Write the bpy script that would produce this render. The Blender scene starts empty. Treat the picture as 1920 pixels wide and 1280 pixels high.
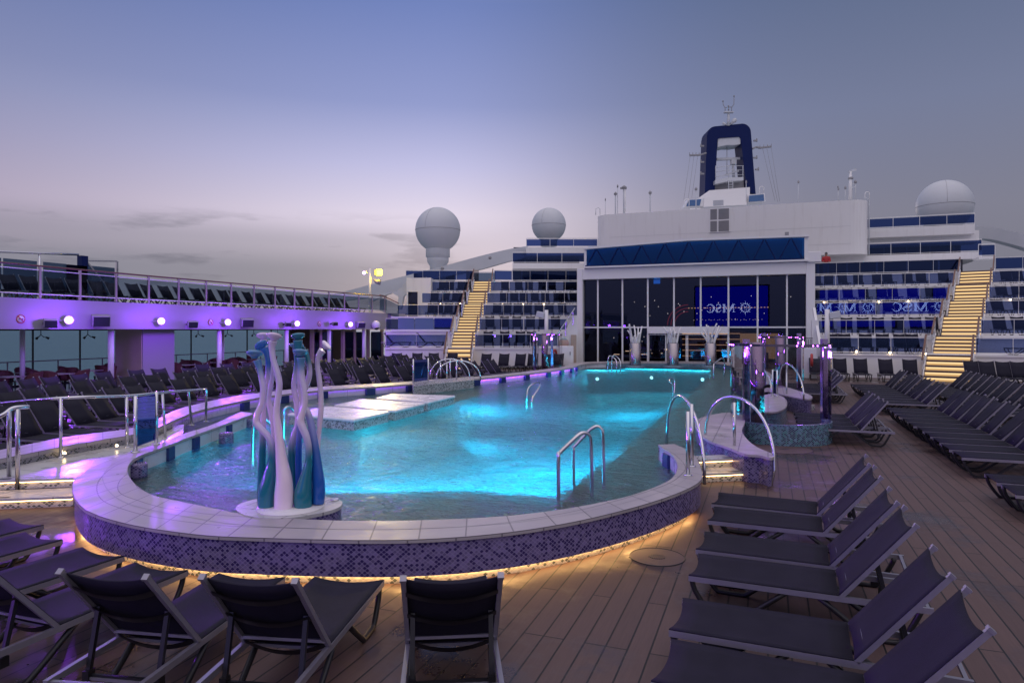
import bpy, bmesh, math, random
from mathutils import Vector, Matrix
from mathutils.geometry import tessellate_polygon
random.seed(7)
sc = bpy.context.scene
COL = sc.collection

# ------------------------------------------------------------------ camera
H = 2.45            # eye height above the pool deck
F = 1280.0          # focal length in photo pixels (photo is 1920 wide)
HOR = 617.0         # horizon row
TH = math.radians(20.556)      # the camera looks this far to port of the ship's bow
CT, ST = math.cos(TH), math.sin(TH)
cd = bpy.data.cameras.new('camera')
cam = bpy.data.objects.new('camera', cd)
COL.objects.link(cam)
cam.location = (0, 0, H)
cam.rotation_euler = (math.radians(90), 0, TH)
cd.sensor_width = 36.0
cd.lens = 36.0 * F / 1920.0
cd.shift_y = -(640 - HOR) / 1920.0
cd.clip_start = 0.05
cd.clip_end = 60000
sc.camera = cam

# ------------------------------------------------------------------ dusk sky
w = bpy.data.worlds.new("World")
sc.world = w
w.use_nodes = True
nt = w.node_tree
for n in list(nt.nodes):
    nt.nodes.remove(n)
def N(nt, t, **kw):
    n = nt.nodes.new(t)
    for k, v in kw.items():
        setattr(n, k, v)
    return n
def L(nt, a, b):
    nt.links.new(a, b)
def math_node(nt, op, a=None, b=None, clamp=False):
    n = nt.nodes.new('ShaderNodeMath'); n.operation = op; n.use_clamp = clamp
    for i, x in enumerate((a, b)):
        if x is None: continue
        if isinstance(x, (int, float)): n.inputs[i].default_value = x
        else: nt.links.new(x, n.inputs[i])
    return n.outputs[0]
def ramp(nt, fac, stops, interp='EASE'):
    r = nt.nodes.new('ShaderNodeValToRGB')
    r.color_ramp.interpolation = interp
    e = r.color_ramp.elements
    while len(e) < len(stops): e.new(0.5)
    for el, (p, c) in zip(e, stops):
        el.position = p
        el.color = (c[0], c[1], c[2], 1)
    nt.links.new(fac, r.inputs[0])
    return r.outputs[0]
def mixc(nt, fac, a, b, bt='MIX'):
    m = nt.nodes.new('ShaderNodeMix'); m.data_type = 'RGBA'; m.blend_type = bt
    for s, x in ((m.inputs[0], fac), (m.inputs[6], a), (m.inputs[7], b)):
        if isinstance(x, (int, float)): s.default_value = x
        elif isinstance(x, tuple): s.default_value = (x[0], x[1], x[2], 1)
        else: nt.links.new(x, s)
    return m.outputs[2]
tc = N(nt, 'ShaderNodeTexCoord')
sep = N(nt, 'ShaderNodeSeparateXYZ'); L(nt, tc.outputs['Generated'], sep.inputs[0])
z = sep.outputs[2]
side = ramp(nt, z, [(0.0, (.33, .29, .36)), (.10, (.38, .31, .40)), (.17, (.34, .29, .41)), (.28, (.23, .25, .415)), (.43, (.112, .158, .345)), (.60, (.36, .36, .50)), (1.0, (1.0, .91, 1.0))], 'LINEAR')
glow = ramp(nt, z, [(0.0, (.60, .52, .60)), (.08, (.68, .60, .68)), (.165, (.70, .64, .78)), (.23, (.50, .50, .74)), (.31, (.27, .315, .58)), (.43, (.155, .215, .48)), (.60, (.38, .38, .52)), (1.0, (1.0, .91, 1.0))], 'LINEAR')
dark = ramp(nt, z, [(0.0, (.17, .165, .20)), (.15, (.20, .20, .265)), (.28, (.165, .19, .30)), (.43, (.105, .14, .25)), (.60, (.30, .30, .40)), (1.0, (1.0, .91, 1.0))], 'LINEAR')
# azimuth of the after-glow, a little to port of the camera axis
def azdot(px):
    a = (px - 960) / F
    v = Vector((a * CT - ST, a * ST + CT, 0)).normalized()
    x = math_node(nt, 'MULTIPLY', sep.outputs[0], v.x)
    y = math_node(nt, 'MULTIPLY', sep.outputs[1], v.y)
    hx = math_node(nt, 'POWER', math_node(nt, 'ABSOLUTE', sep.outputs[0]), 2.0)
    hy = math_node(nt, 'POWER', math_node(nt, 'ABSOLUTE', sep.outputs[1]), 2.0)
    ln = math_node(nt, 'SQRT', math_node(nt, 'ADD', math_node(nt, 'ADD', hx, hy), 1e-5))
    return math_node(nt, 'DIVIDE', math_node(nt, 'ADD', x, y), ln)
gf = math_node(nt, 'POWER', math_node(nt, 'MAXIMUM', azdot(860), 0.0), 9.0)
df = N(nt, 'ShaderNodeMapRange', interpolation_type='SMOOTHSTEP')
L(nt, azdot(2350), df.inputs[0])
df.inputs[1].default_value = .58; df.inputs[2].default_value = .97
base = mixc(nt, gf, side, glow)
# unseen sky behind the camera made paler, zenith too, to brighten decks and walls
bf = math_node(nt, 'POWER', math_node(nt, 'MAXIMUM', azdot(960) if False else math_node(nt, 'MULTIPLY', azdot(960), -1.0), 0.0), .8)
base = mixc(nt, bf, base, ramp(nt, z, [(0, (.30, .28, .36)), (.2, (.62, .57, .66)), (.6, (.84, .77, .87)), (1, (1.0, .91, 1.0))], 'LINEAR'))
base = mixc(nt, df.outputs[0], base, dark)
# low streaky clouds, thicker to port
mp = N(nt, 'ShaderNodeMapping'); L(nt, tc.outputs['Generated'], mp.inputs[0])
mp.inputs['Scale'].default_value = (2.6, 2.6, 15)
mp.inputs['Location'].default_value = (1.7, 0.3, 0.4)
ns = N(nt, 'ShaderNodeTexNoise'); L(nt, mp.outputs[0], ns.inputs[0])
ns.inputs['Scale'].default_value = 2.4; ns.inputs['Detail'].default_value = 6; ns.inputs['Roughness'].default_value = .55
cm = N(nt, 'ShaderNodeMapRange', interpolation_type='SMOOTHSTEP'); L(nt, ns.outputs[0], cm.inputs[0])
cm.inputs[1].default_value = .50; cm.inputs[2].default_value = .64
band = ramp(nt, z, [(0.0, (1, 1, 1)), (.09, (.85, .85, .85)), (.135, (.55, .55, .55)), (.17, (0, 0, 0))], 'EASE')
pf = N(nt, 'ShaderNodeMapRange', interpolation_type='SMOOTHSTEP')
L(nt, azdot(150), pf.inputs[0])
pf.inputs[1].default_value = .80; pf.inputs[2].default_value = .985
cl = math_node(nt, 'MULTIPLY', math_node(nt, 'MULTIPLY', cm.outputs[0], band), pf.outputs[0])
# a flat grey veil just above the sea on the port side
veil = math_node(nt, 'MULTIPLY', pf.outputs[0], ramp(nt, z, [(0, (.9, .9, .9)), (.08, (.78, .78, .78)), (.12, (.45, .45, .45)), (.16, (0, 0, 0))], 'EASE'))
base = mixc(nt, veil, base, (.172, .188, .238))
base = mixc(nt, math_node(nt, 'MULTIPLY', cl, .85), base, (.165, .165, .215))
sky = N(nt, 'ShaderNodeTexSky')
sky.sky_type = 'NISHITA'; sky.sun_disc = False
SUN_EL = math.radians(2.0)
SUN_AZ = math.atan2(-(-.069 * CT - ST), (-.069 * ST + CT))   # measured from +Y toward -X
sky.sun_elevation = SUN_EL
sky.sun_rotation = -SUN_AZ
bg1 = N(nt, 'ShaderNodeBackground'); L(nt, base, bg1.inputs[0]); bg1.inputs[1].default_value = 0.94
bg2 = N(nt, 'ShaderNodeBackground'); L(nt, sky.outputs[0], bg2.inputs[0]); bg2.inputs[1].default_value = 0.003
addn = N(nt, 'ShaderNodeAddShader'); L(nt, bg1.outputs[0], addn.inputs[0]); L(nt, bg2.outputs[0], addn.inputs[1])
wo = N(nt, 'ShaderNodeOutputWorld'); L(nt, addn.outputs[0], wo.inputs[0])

# ------------------------------------------------------------------ the last light of the sun
sd = bpy.data.lights.new('sun', 'SUN')
sd.energy = 0.12; sd.angle = math.radians(20); sd.color = (1.0, .82, .78)
so = bpy.data.objects.new('sun', sd); COL.objects.link(so)
so.rotation_euler = (math.radians(90) - math.radians(6), 0, SUN_AZ + math.pi)

sc.view_settings.view_transform = 'Standard'
sc.view_settings.look = 'None'
sc.view_settings.exposure = 0.16
sc.view_settings.gamma = 1.0
sc.cycles.max_bounces = 8
sc.cycles.transparent_max_bounces = 24
sc.cycles.diffuse_bounces = 3
sc.cycles.glossy_bounces = 3
sc.cycles.transmission_bounces = 6
sc.cycles.caustics_reflective = False
sc.cycles.caustics_refractive = False
sc.cycles.sample_clamp_indirect = 10.0

# ------------------------------------------------------------------ photo pixel -> world point
def W(l, d, z):            # camera-axis lateral / depth -> ship axes
    return Vector((l * CT - d * ST, l * ST + d * CT, z))
def A(px, py, d):
    return W((px - 960) / F * d, d, H - (py - HOR) / F * d)
def G(px, py, z=0.0):
    d = (H - z) * F / (py - HOR)
    return W((px - 960) / F * d, d, z)
def PY(px, py, Y):
    a = (px - 960) / F
    return A(px, py, Y / (a * ST + CT))

# ------------------------------------------------------------------ mesh builder
class MB:
    def __init__(s, xf=None):
        s.v = []; s.f = []; s.uv = []; s.sm = []; s.xf = xf
    def add(s, vs, fs, uvs=None, smooth=False):
        o = len(s.v)
        for p in vs:
            p = Vector(p)
            s.v.append(s.xf @ p if s.xf else p)
        for i, f in enumerate(fs):
            s.f.append([o + k for k in f]); s.uv.append(uvs[i] if uvs else None); s.sm.append(smooth)
        return s
    def box(s, c, size, rz=0.0, m=None):
        x, y, z = (q / 2 for q in size)
        vs = [Vector((i * x, j * y, k * z)) for k in (-1, 1) for j in (-1, 1) for i in (-1, 1)]
        R = m if m is not None else (Matrix.Rotation(rz, 3, 'Z') if rz else None)
        c = Vector(c)
        vs = [(R @ q if R else q) + c for q in vs]
        return s.add(vs, [(0, 2, 3, 1), (4, 5, 7, 6), (0, 1, 5, 4), (2, 6, 7, 3), (0, 4, 6, 2), (1, 3, 7, 5)])
    def bar(s, a, b, w, h=None, up=(0, 0, 1)):
        a = Vector(a); b = Vector(b); h = h or w
        d = (b - a); ln = d.length
        if ln < 1e-6: return s
        d /= ln
        u = Vector(up)
        if abs(d.dot(u)) > .98: u = Vector((1, 0, 0)) if abs(d.x) < .9 else Vector((0, 1, 0))
        sx = d.cross(u).normalized(); uz = sx.cross(d).normalized()
        M = Matrix((d, sx, uz)).transposed()
        return s.box((a + b) / 2, (ln, w, h), m=M)
    def prism(s, poly, z0, z1, holes=(), bottom=True):
        rings = [list(poly)] + [list(h) for h in holes]
        loops = [[Vector((p[0], p[1], 0)) for p in r] for r in rings]
        tris = tessellate_polygon(loops)
        flat = [p for r in loops for p in r]
        n = len(flat)
        vs = [(p.x, p.y, z1) for p in flat] + [(p.x, p.y, z0) for p in flat]
        fs = []
        for t in tris:
            a, b, c = (flat[k] for k in t)
            t = list(t)
            if (b - a).cross(c - a).z < 0: t.reverse()
            fs.append(tuple(t))
            if bottom: fs.append(tuple(n + k for k in reversed(t)))
        o = 0
        for ri, r in enumerate(loops):
            m = len(r)
            ar = sum(r[i].x * r[(i + 1) % m].y - r[(i + 1) % m].x * r[i].y for i in range(m))
            ccw = (ar > 0) == (ri == 0)
            for i in range(m):
                j = (i + 1) % m
                q = (o + i, n + o + i, n + o + j, o + j)
                fs.append(q if ccw else tuple(reversed(q)))
            o += m
        return s.add(vs, fs)
    def flat(s, poly, z, holes=()):
        loops = [[Vector((p[0], p[1], 0)) for p in r] for r in [poly] + list(holes)]
        fl = [p for r in loops for p in r]
        fs = []
        for t in tessellate_polygon(loops):
            a, b, c = (fl[k] for k in t); t = list(t)
            if (b - a).cross(c - a).z < 0: t.reverse()
            fs.append(tuple(t))
        return s.add([(p.x, p.y, z) for p in fl], fs)
    def vpoly(s, pts, thick, dirv):         # an outlined plate (3-D points in a plane) with real thickness
        pts = [Vector(p) for p in pts]
        nrm = Vector(dirv).normalized()
        n0 = Vector((0, 0, 0))
        for i in range(len(pts)):
            n0 += pts[i].cross(pts[(i + 1) % len(pts)])
        n0.normalize()
        u = (pts[1] - pts[0]).normalized(); v = n0.cross(u)
        fl = [Vector((p.dot(u), p.dot(v), 0)) for p in pts]
        n = len(pts)
        vs = pts + [p + nrm * thick for p in pts]
        fs = []
        for t in tessellate_polygon([fl]):
            t = list(t)
            fs.append(tuple(t)); fs.append(tuple(n + k for k in reversed(t)))
        for i in range(n):
            j = (i + 1) % n
            fs.append((i, n + i, n + j, j))
        return s.add(vs, fs)
    def tube(s, path, r, n=8, closed=False, cap=True):
        P = [Vector(p) for p in path]
        m = len(P)
        rs = r if isinstance(r, (list, tuple)) else [r] * m
        vs = []; fs = []
        up = None
        for i, p in enumerate(P):
            if closed: t = P[(i + 1) % m] - P[i - 1]
            else: t = P[min(i + 1, m - 1)] - P[max(i - 1, 0)]
            t.normalize()
            if up is None:
                up = Vector((0, 0, 1)) if abs(t.z) < .9 else Vector((1, 0, 0))
            sx = t.cross(up)
            if sx.length < 1e-4: sx = t.cross(Vector((.3, .8, .5)))
            sx.normalize(); up = sx.cross(t).normalized()
            for k in range(n):
                a = 2 * math.pi * k / n
                vs.append(p + (sx * math.cos(a) + up * math.sin(a)) * rs[i])
        for i in range(m if closed else m - 1):
            j = (i + 1) % m
            for k in range(n):
                q = (k + 1) % n
                fs.append((i * n + k, i * n + q, j * n + q, j * n + k))
        if cap and not closed:
            fs.append(tuple(reversed(range(n)))); fs.append(tuple((m - 1) * n + k for k in range(n)))
        return s.add(vs, fs, smooth=True)
    def lathe(s, c, prof, n=24, axis=None, smooth=True):   # prof: (radius, height) pairs
        vs = []; fs = []
        c = Vector(c)
        R = axis if axis is not None else Matrix.Identity(3)
        for (r, h) in prof:
            for k in range(n):
                a = 2 * math.pi * k / n
                vs.append(c + R @ Vector((r * math.cos(a), r * math.sin(a), h)))
        for i in range(len(prof) - 1):
            for k in range(n):
                q = (k + 1) % n
                fs.append((i * n + k, i * n + q, (i + 1) * n + q, (i + 1) * n + k))
        if prof[0][0] > 1e-4: fs.append(tuple(reversed(range(n))))
        if prof[-1][0] > 1e-4: fs.append(tuple((len(prof) - 1) * n + k for k in range(n)))
        return s.add(vs, fs, smooth=smooth)
    def sphere(s, c, r, n=24, m=14, sz=1.0):
        pr = [(max(1e-5, r * math.sin(math.pi * i / m)), -r * sz * math.cos(math.pi * i / m)) for i in range(m + 1)]
        return s.lathe(c, pr, n)
    def strip(s, a, b, u=None, smooth=False, flip=False, v=None):   # quads between two equally long 3-D rows, UV in metres
        a = [Vector(p) for p in a]; b = [Vector(p) for p in b]
        n = len(a); acc = [0.0]
        for i in range(1, n):
            acc.append(acc[-1] + ((a[i] + b[i]) / 2 - (a[i - 1] + b[i - 1]) / 2).length)
        vs = a + b; fs = []; uvs = []
        for i in range(n - 1):
            wd = v if v else (b[i] - a[i]).length
            wd2 = v if v else (b[i + 1] - a[i + 1]).length
            f = (i, i + 1, n + i + 1, n + i)
            q = ((acc[i], 0), (acc[i + 1], 0), (acc[i + 1], wd2), (acc[i], wd))
            if flip: f = tuple(reversed(f)); q = tuple(reversed(q))
            fs.append(f); uvs.append(q)
        return s.add(vs, fs, uvs, smooth)
    def build(s, name, mat, parent=None, bevel=0.0):
        me = bpy.data.meshes.new(name)
        me.from_pydata([tuple(p) for p in s.v], [], s.f)
        uvl = me.uv_layers.new(name='UVMap')
        data = [0.0] * (2 * len(me.loops))
        for pi, p in enumerate(me.polygons):
            cu = s.uv[pi]
            p.use_smooth = s.sm[pi]
            nr = p.normal; ax = max(range(3), key=lambda k: abs(nr[k]))
            for li, l in enumerate(p.loop_indices):
                if cu: q = cu[li]
                else:
                    co = me.vertices[me.loops[l].vertex_index].co
                    q = (co.y, co.z) if ax == 0 else ((co.x, co.z) if ax == 1 else (co.x, co.y))
                data[2 * l] = q[0]; data[2 * l + 1] = q[1]
        uvl.data.foreach_set('uv', data)
        me.materials.append(mat)
        me.update()
        o = bpy.data.objects.new(name, me)
        COL.objects.link(o)
        if parent is not None:
            o.parent = parent
            o.location = -WO.get(parent, Vector((0, 0, 0)))
        if bevel:
            md = o.modifiers.new('bevel', 'BEVEL'); md.width = bevel; md.segments = 2; md.limit_method = 'ANGLE'; md.harden_normals = False
        return o
WO = {}
def thing(name, label, cat, loc=(0, 0, 0), group=None):
    o = bpy.data.objects.new(name, None)
    COL.objects.link(o)
    o.empty_display_size = .2
    o.location = loc; WO[o] = Vector(loc)
    o['label'] = label; o['category'] = cat
    if group: o['group'] = group
    return o
def tag(o, label, cat, group=None):
    o['label'] = label; o['category'] = cat
    if group: o['group'] = group
    return o
def struct(o, kind='structure'):
    o['kind'] = kind
    return o
def dup_tree(root, loc, rz, label, group):
    r = root.copy(); COL.objects.link(r)
    r.location = loc; r.rotation_euler = (0, 0, rz); r['label'] = label; r['group'] = group
    for ch in root.children:
        c = ch.copy(); COL.objects.link(c); c.parent = r
        for g in ch.children:
            d = g.copy(); COL.objects.link(d); d.parent = c
    return r
ONES = ['', 'first', 'second', 'third', 'fourth', 'fifth', 'sixth', 'seventh', 'eighth', 'ninth', 'tenth', 'eleventh', 'twelfth', 'thirteenth',
        'fourteenth', 'fifteenth', 'sixteenth', 'seventeenth', 'eighteenth', 'nineteenth']
def nth(n):
    if n < 20: return ONES[n]
    t, o = divmod(n, 10)
    tens = {2: 'twent', 3: 'thirt', 4: 'fort'}[t]
    return tens + 'ieth' if o == 0 else tens + 'y-' + ONES[o]
def catmull(pts, sub=6, closed=False):
    P = [Vector(p) for p in pts]; n = len(P); out = []
    rng = range(n) if closed else range(n - 1)
    for i in rng:
        p0 = P[i - 1] if (i > 0 or closed) else P[0]
        p1 = P[i]; p2 = P[(i + 1) % n]
        p3 = P[(i + 2) % n] if (closed or i + 2 < n) else P[-1]
        for k in range(sub):
            t = k / sub
            out.append(.5 * ((2 * p1) + (p2 - p0) * t + (2 * p0 - 5 * p1 + 4 * p2 - p3) * t * t + (3 * p1 - p0 - 3 * p2 + p3) * t ** 3))
    if not closed: out.append(P[-1])
    return out

# ------------------------------------------------------------------ materials
def mat(name, col, rough=.5, metal=0.0, noise=0.0, nscale=3.0, spec=None, bump=0.0, bscale=60.0, rvar=0.0, trans=0.0, coat=0.0):
    m = bpy.data.materials.new(name); m.use_nodes = True
    t = m.node_tree; b = t.nodes['Principled BSDF']
    b.inputs['Base Color'].default_value = (*col, 1); b.inputs['Roughness'].default_value = rough; b.inputs['Metallic'].default_value = metal
    if spec is not None: b.inputs['Specular IOR Level'].default_value = spec
    if coat: b.inputs['Coat Weight'].default_value = coat; b.inputs['Coat Roughness'].default_value = .08
    if noise or rvar or bump:
        co = N(t, 'ShaderNodeTexCoord')
        nz = N(t, 'ShaderNodeTexNoise'); L(t, co.outputs['Object'], nz.inputs[0])
        nz.inputs['Scale'].default_value = nscale; nz.inputs['Detail'].default_value = 5; nz.inputs['Roughness'].default_value = .6
        if noise:
            c = ramp(t, nz.outputs[0], [(.25, tuple(q * (1 - noise) for q in col)), (.75, tuple(min(1, q * (1 + noise)) for q in col))], 'LINEAR')
            L(t, c, b.inputs['Base Color'])
        if rvar:
            mr = N(t, 'ShaderNodeMapRange'); L(t, nz.outputs[0], mr.inputs[0])
            mr.inputs[1].default_value = .3; mr.inputs[2].default_value = .7
            mr.inputs[3].default_value = max(.02, rough - rvar); mr.inputs[4].default_value = min(1, rough + rvar)
            L(t, mr.outputs[0], b.inputs['Roughness'])
        if bump:
            n2 = N(t, 'ShaderNodeTexNoise'); L(t, co.outputs['Object'], n2.inputs[0]); n2.inputs['Scale'].default_value = bscale
            bp = N(t, 'ShaderNodeBump'); bp.inputs['Strength'].default_value = bump; bp.inputs['Distance'].default_value = .01
            L(t, n2.outputs[0], bp.inputs['Height']); L(t, bp.outputs[0], b.inputs['Normal'])
    return m
def emis(name, col, strength):
    m = bpy.data.materials.new(name); m.use_nodes = True
    t = m.node_tree; t.nodes.clear()
    e = N(t, 'ShaderNodeEmission'); e.inputs[0].default_value = (*col, 1); e.inputs[1].default_value = strength
    o = N(t, 'ShaderNodeOutputMaterial'); L(t, e.outputs[0], o.inputs[0])
    return m
def glassm(name, tint, ior=1.5, refl=1.0, rough=0.0, boost=0.0, wob=0.0, gt=(1, 1, 1)):
    m = bpy.data.materials.new(name); m.use_nodes = True
    t = m.node_tree; t.nodes.clear()
    tr = N(t, 'ShaderNodeBsdfTransparent'); tr.inputs[0].default_value = (*tint, 1)
    gl = N(t, 'ShaderNodeBsdfGlossy'); gl.inputs[0].default_value = (refl * gt[0], refl * gt[1], refl * gt[2], 1); gl.inputs['Roughness'].default_value = rough
    fr = N(t, 'ShaderNodeFresnel'); fr.inputs[0].default_value = ior
    if wob:
        co = N(t, 'ShaderNodeTexCoord'); nz = N(t, 'ShaderNodeTexNoise'); L(t, co.outputs['Object'], nz.inputs[0]); nz.inputs['Scale'].default_value = .9
        bp = N(t, 'ShaderNodeBump'); bp.inputs['Strength'].default_value = wob; bp.inputs['Distance'].default_value = .02
        L(t, nz.outputs[0], bp.inputs['Height']); L(t, bp.outputs[0], gl.inputs['Normal'])
    f = math_node(t, 'ADD', fr.outputs[0], boost, clamp=True)
    mx = N(t, 'ShaderNodeMixShader'); L(t, f, mx.inputs[0]); L(t, tr.outputs[0], mx.inputs[1]); L(t, gl.outputs[0], mx.inputs[2])
    o = N(t, 'ShaderNodeOutputMaterial'); L(t, mx.outputs[0], o.inputs[0])
    return m
def mosaic(name, light, dark, p_dark=.3, size=.05, grout=(.35, .33, .4), rough=.18, mid=None):
    m = bpy.data.materials.new(name); m.use_nodes = True
    t = m.node_tree; b = t.nodes['Principled BSDF']
    uv = N(t, 'ShaderNodeUVMap'); mp = N(t, 'ShaderNodeMapping'); L(t, uv.outputs[0], mp.inputs[0])
    s = 1.0 / (size * .72)
    mp.inputs['Scale'].default_value = (s * .92, s * 1.1, 1); mp.inputs['Rotation'].default_value = (0, 0, math.radians(45))
    v = N(t, 'ShaderNodeTexVoronoi'); v.voronoi_dimensions = '2D'; v.inputs['Randomness'].default_value = 0.0; v.inputs['Scale'].default_value = 1.0
    v2 = N(t, 'ShaderNodeTexVoronoi'); v2.voronoi_dimensions = '2D'; v2.feature = 'DISTANCE_TO_EDGE'; v2.inputs['Randomness'].default_value = 0.0; v2.inputs['Scale'].default_value = 1.0
    L(t, mp.outputs[0], v.inputs['Vector']); L(t, mp.outputs[0], v2.inputs['Vector'])
    sp = N(t, 'ShaderNodeSeparateColor'); L(t, v.outputs['Color'], sp.inputs[0])
    # larger drifts in how many dark scales there are
    nz = N(t, 'ShaderNodeTexNoise'); L(t, uv.outputs[0], nz.inputs[0]); nz.inputs['Scale'].default_value = 1.3
    thr = math_node(t, 'ADD', math_node(t, 'MULTIPLY', math_node(t, 'SUBTRACT', nz.outputs[0], .5), .6), 1 - p_dark)
    isd = math_node(t, 'GREATER_THAN', sp.outputs[0], thr)
    lv = mixc(t, sp.outputs[1], tuple(q * .75 for q in light), tuple(min(1, q * 1.2) for q in light))
    if mid:
        lv = mixc(t, math_node(t, 'GREATER_THAN', sp.outputs[2], .6), lv, mid)
    c = mixc(t, isd, lv, dark)
    eg = math_node(t, 'LESS_THAN', v2.outputs['Distance'], .07)
    c = mixc(t, eg, c, grout)
    L(t, c, b.inputs['Base Color'])
    rr = math_node(t, 'ADD', math_node(t, 'MULTIPLY', eg, .4), rough)
    L(t, rr, b.inputs['Roughness'])
    bp = N(t, 'ShaderNodeBump'); bp.inputs['Strength'].default_value = .25; bp.inputs['Distance'].default_value = .004
    mr = N(t, 'ShaderNodeMapRange'); L(t, v2.outputs['Distance'], mr.inputs[0]); mr.inputs[2].default_value = .15
    # each little tile sits at its own small tilt
    hh = math_node(t, 'ADD', mr.outputs[0], math_node(t, 'MULTIPLY', sp.outputs[2], .8))
    L(t, hh, bp.inputs['Height']); L(t, bp.outputs[0], b.inputs['Normal'])
    return m
def tiles(name, col, bw, bh, grout, rough=.35, off=.5, gw=.012, var=.08, uv=True):
    m = bpy.data.materials.new(name); m.use_nodes = True
    t = m.node_tree; b = t.nodes['Principled BSDF']
    src = N(t, 'ShaderNodeUVMap').outputs[0]
    br = N(t, 'ShaderNodeTexBrick'); L(t, src, br.inputs[0])
    br.offset = off
    br.inputs['Scale'].default_value = 1.0; br.inputs['Brick Width'].default_value = bw; br.inputs['Row Height'].default_value = bh
    br.inputs['Mortar Size'].default_value = gw; br.inputs['Mortar Smooth'].default_value = .0
    br.inputs['Color1'].default_value = (*[q * (1 - var) for q in col], 1); br.inputs['Color2'].default_value = (*[min(1, q * (1 + var)) for q in col], 1)
    br.inputs['Mortar'].default_value = (*grout, 1)
    nz = N(t, 'ShaderNodeTexNoise'); L(t, src, nz.inputs[0]); nz.inputs['Scale'].default_value = 2.2; nz.inputs['Detail'].default_value = 7
    c = mixc(t, .35, br.outputs[0], ramp(t, nz.outputs[0], [(.3, (.55, .55, .55)), (.7, (1, 1, 1))], 'LINEAR'), 'MULTIPLY')
    L(t, c, b.inputs['Base Color'])
    mr = N(t, 'ShaderNodeMapRange'); L(t, nz.outputs[0], mr.inputs[0]); mr.inputs[1].default_value = .3; mr.inputs[2].default_value = .7
    mr.inputs[3].default_value = max(.05, rough - .15); mr.inputs[4].default_value = rough + .2
    L(t, mr.outputs[0], b.inputs['Roughness'])
    return m

M = {}
def weathered():
    m = mat('weathered_white_paint', (.70, .70, .72), .45, rvar=.1, nscale=.6)
    t = m.node_tree; b = t.nodes['Principled BSDF']
    co = N(t, 'ShaderNodeTexCoord'); mp = N(t, 'ShaderNodeMapping'); L(t, co.outputs['Object'], mp.inputs[0]); mp.inputs['Scale'].default_value = (1.6, 1.6, .16)
    nz = N(t, 'ShaderNodeTexNoise'); L(t, mp.outputs[0], nz.inputs[0]); nz.inputs['Scale'].default_value = 2.0; nz.inputs['Detail'].default_value = 8; nz.inputs['Roughness'].default_value = .65
    L(t, ramp(t, nz.outputs[0], [(.25, (.69, .68, .68)), (.45, (.77, .77, .78)), (.8, (.79, .79, .80))], 'LINEAR'), b.inputs['Base Color'])
    return m
M['white'] = weathered()   # painted steel
M['white_clean'] = mat('white_gloss_paint', (.78, .78, .79), .3)
M['grey_white'] = mat('radome_white', (.55, .58, .62), .4, noise=.03, nscale=.8)
M['steel'] = mat('stainless_steel', (.62, .62, .66), .16, metal=1.0, rvar=.06, nscale=8)
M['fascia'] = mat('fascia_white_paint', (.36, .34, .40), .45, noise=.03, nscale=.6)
M['light_tinted_chrome'] = mat('violet_light_tinted_chrome', (.46, .32, .62), .12, metal=1.0, bump=.1, bscale=14)  # violet lamp light on the shower posts is tinted into the metal
M['drum'] = mat('satin_steel_drum', (.42, .38, .40), .22, metal=1.0, rvar=.06, nscale=6)
M['chrome'] = mat('mirror_chrome', (.22, .16, .24), .05, metal=1.0, bump=.05, bscale=6)
M['alu'] = mat('brushed_aluminium', (.30, .29, .34), .38, metal=.55, rvar=.1, nscale=20)
M['sling'] = mat('dark_mesh_fabric', (.019, .0175, .029), .7, noise=.2, nscale=4, bump=.35, bscale=420, spec=.12)
M['sling_far'] = mat('dark_mesh_fabric_far', (.019, .0185, .031), .7, noise=.1, nscale=4, spec=.12)
M['black'] = mat('black_plastic', (.010, .010, .013), .42, noise=.1, nscale=6)
M['navy'] = mat('navy_paint', (.004, .013, .085), .55, noise=.05, nscale=1, spec=.15)
M['rail_wood'] = mat('varnished_wood', (.13, .055, .04), .35, noise=.25, nscale=14)
M['post'] = mat('sand_metal_post', (.42, .38, .34), .4, metal=.3)
M['wicker'] = mat('red_brown_wicker', (.10, .034, .028), .6, noise=.3, nscale=40, bump=.4, bscale=150)
M['table'] = mat('pale_table_top', (.35, .30, .27), .35, noise=.1, nscale=6)
M['tan'] = mat('tan_wall', (.42, .34, .28), .6, noise=.05)
M['grey'] = mat('grey_metal', (.28, .28, .30), .5, noise=.05)
M['dark'] = mat('dark_frame', (.02, .022, .03), .4)
M['inner_dark'] = mat('dark_interior', (.008, .007, .008), .6, noise=.2, nscale=1)
M['brown_int'] = mat('brown_panelling', (.09, .05, .036), .5, noise=.2, nscale=1.5)
M['red'] = mat('red_plastic', (.45, .03, .03), .45)
M['glass_dark'] = glassm('dark_window_glass', (.40, .40, .46), 1.5, .95, boost=.012, gt=(.42, .52, 1.0))
M['glass_bal'] = glassm('blue_balustrade_glass', (.40, .45, .62), 1.5, .9, boost=.012, gt=(.34, .48, 1.0))
M['glass_top'] = glassm('dark_blue_deck_glass', (.20, .27, .48), 1.5, .9, boost=.015, gt=(.30, .46, 1.0))
M['glass_gal'] = glassm('grey_green_balustrade_glass', (.32, .40, .50), 1.5, .8, gt=(.6, .7, 1.0))
M['glass_sea'] = glassm('tinted_window_glass', (.68, .78, .82), 1.12, .5)
M['glass_clear'] = glassm('clear_shower_glass', (.86, .86, .90), 1.45, .9)
M['glass_blue'] = glassm('deep_blue_panel_glass', (.03, .04, .13), 1.28, .9, boost=.0, gt=(.14, .18, .5))
M['glass_truss'] = glassm('blue_canopy_glass', (.08, .28, .55), 1.5, .9, boost=.05, gt=(.10, .32, .75))
M['mosaic_dark'] = mosaic('violet_fish_scale_mosaic', (.165, .13, .285), (.042, .028, .125), .42, .047, (.24, .20, .36), .16)
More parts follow.
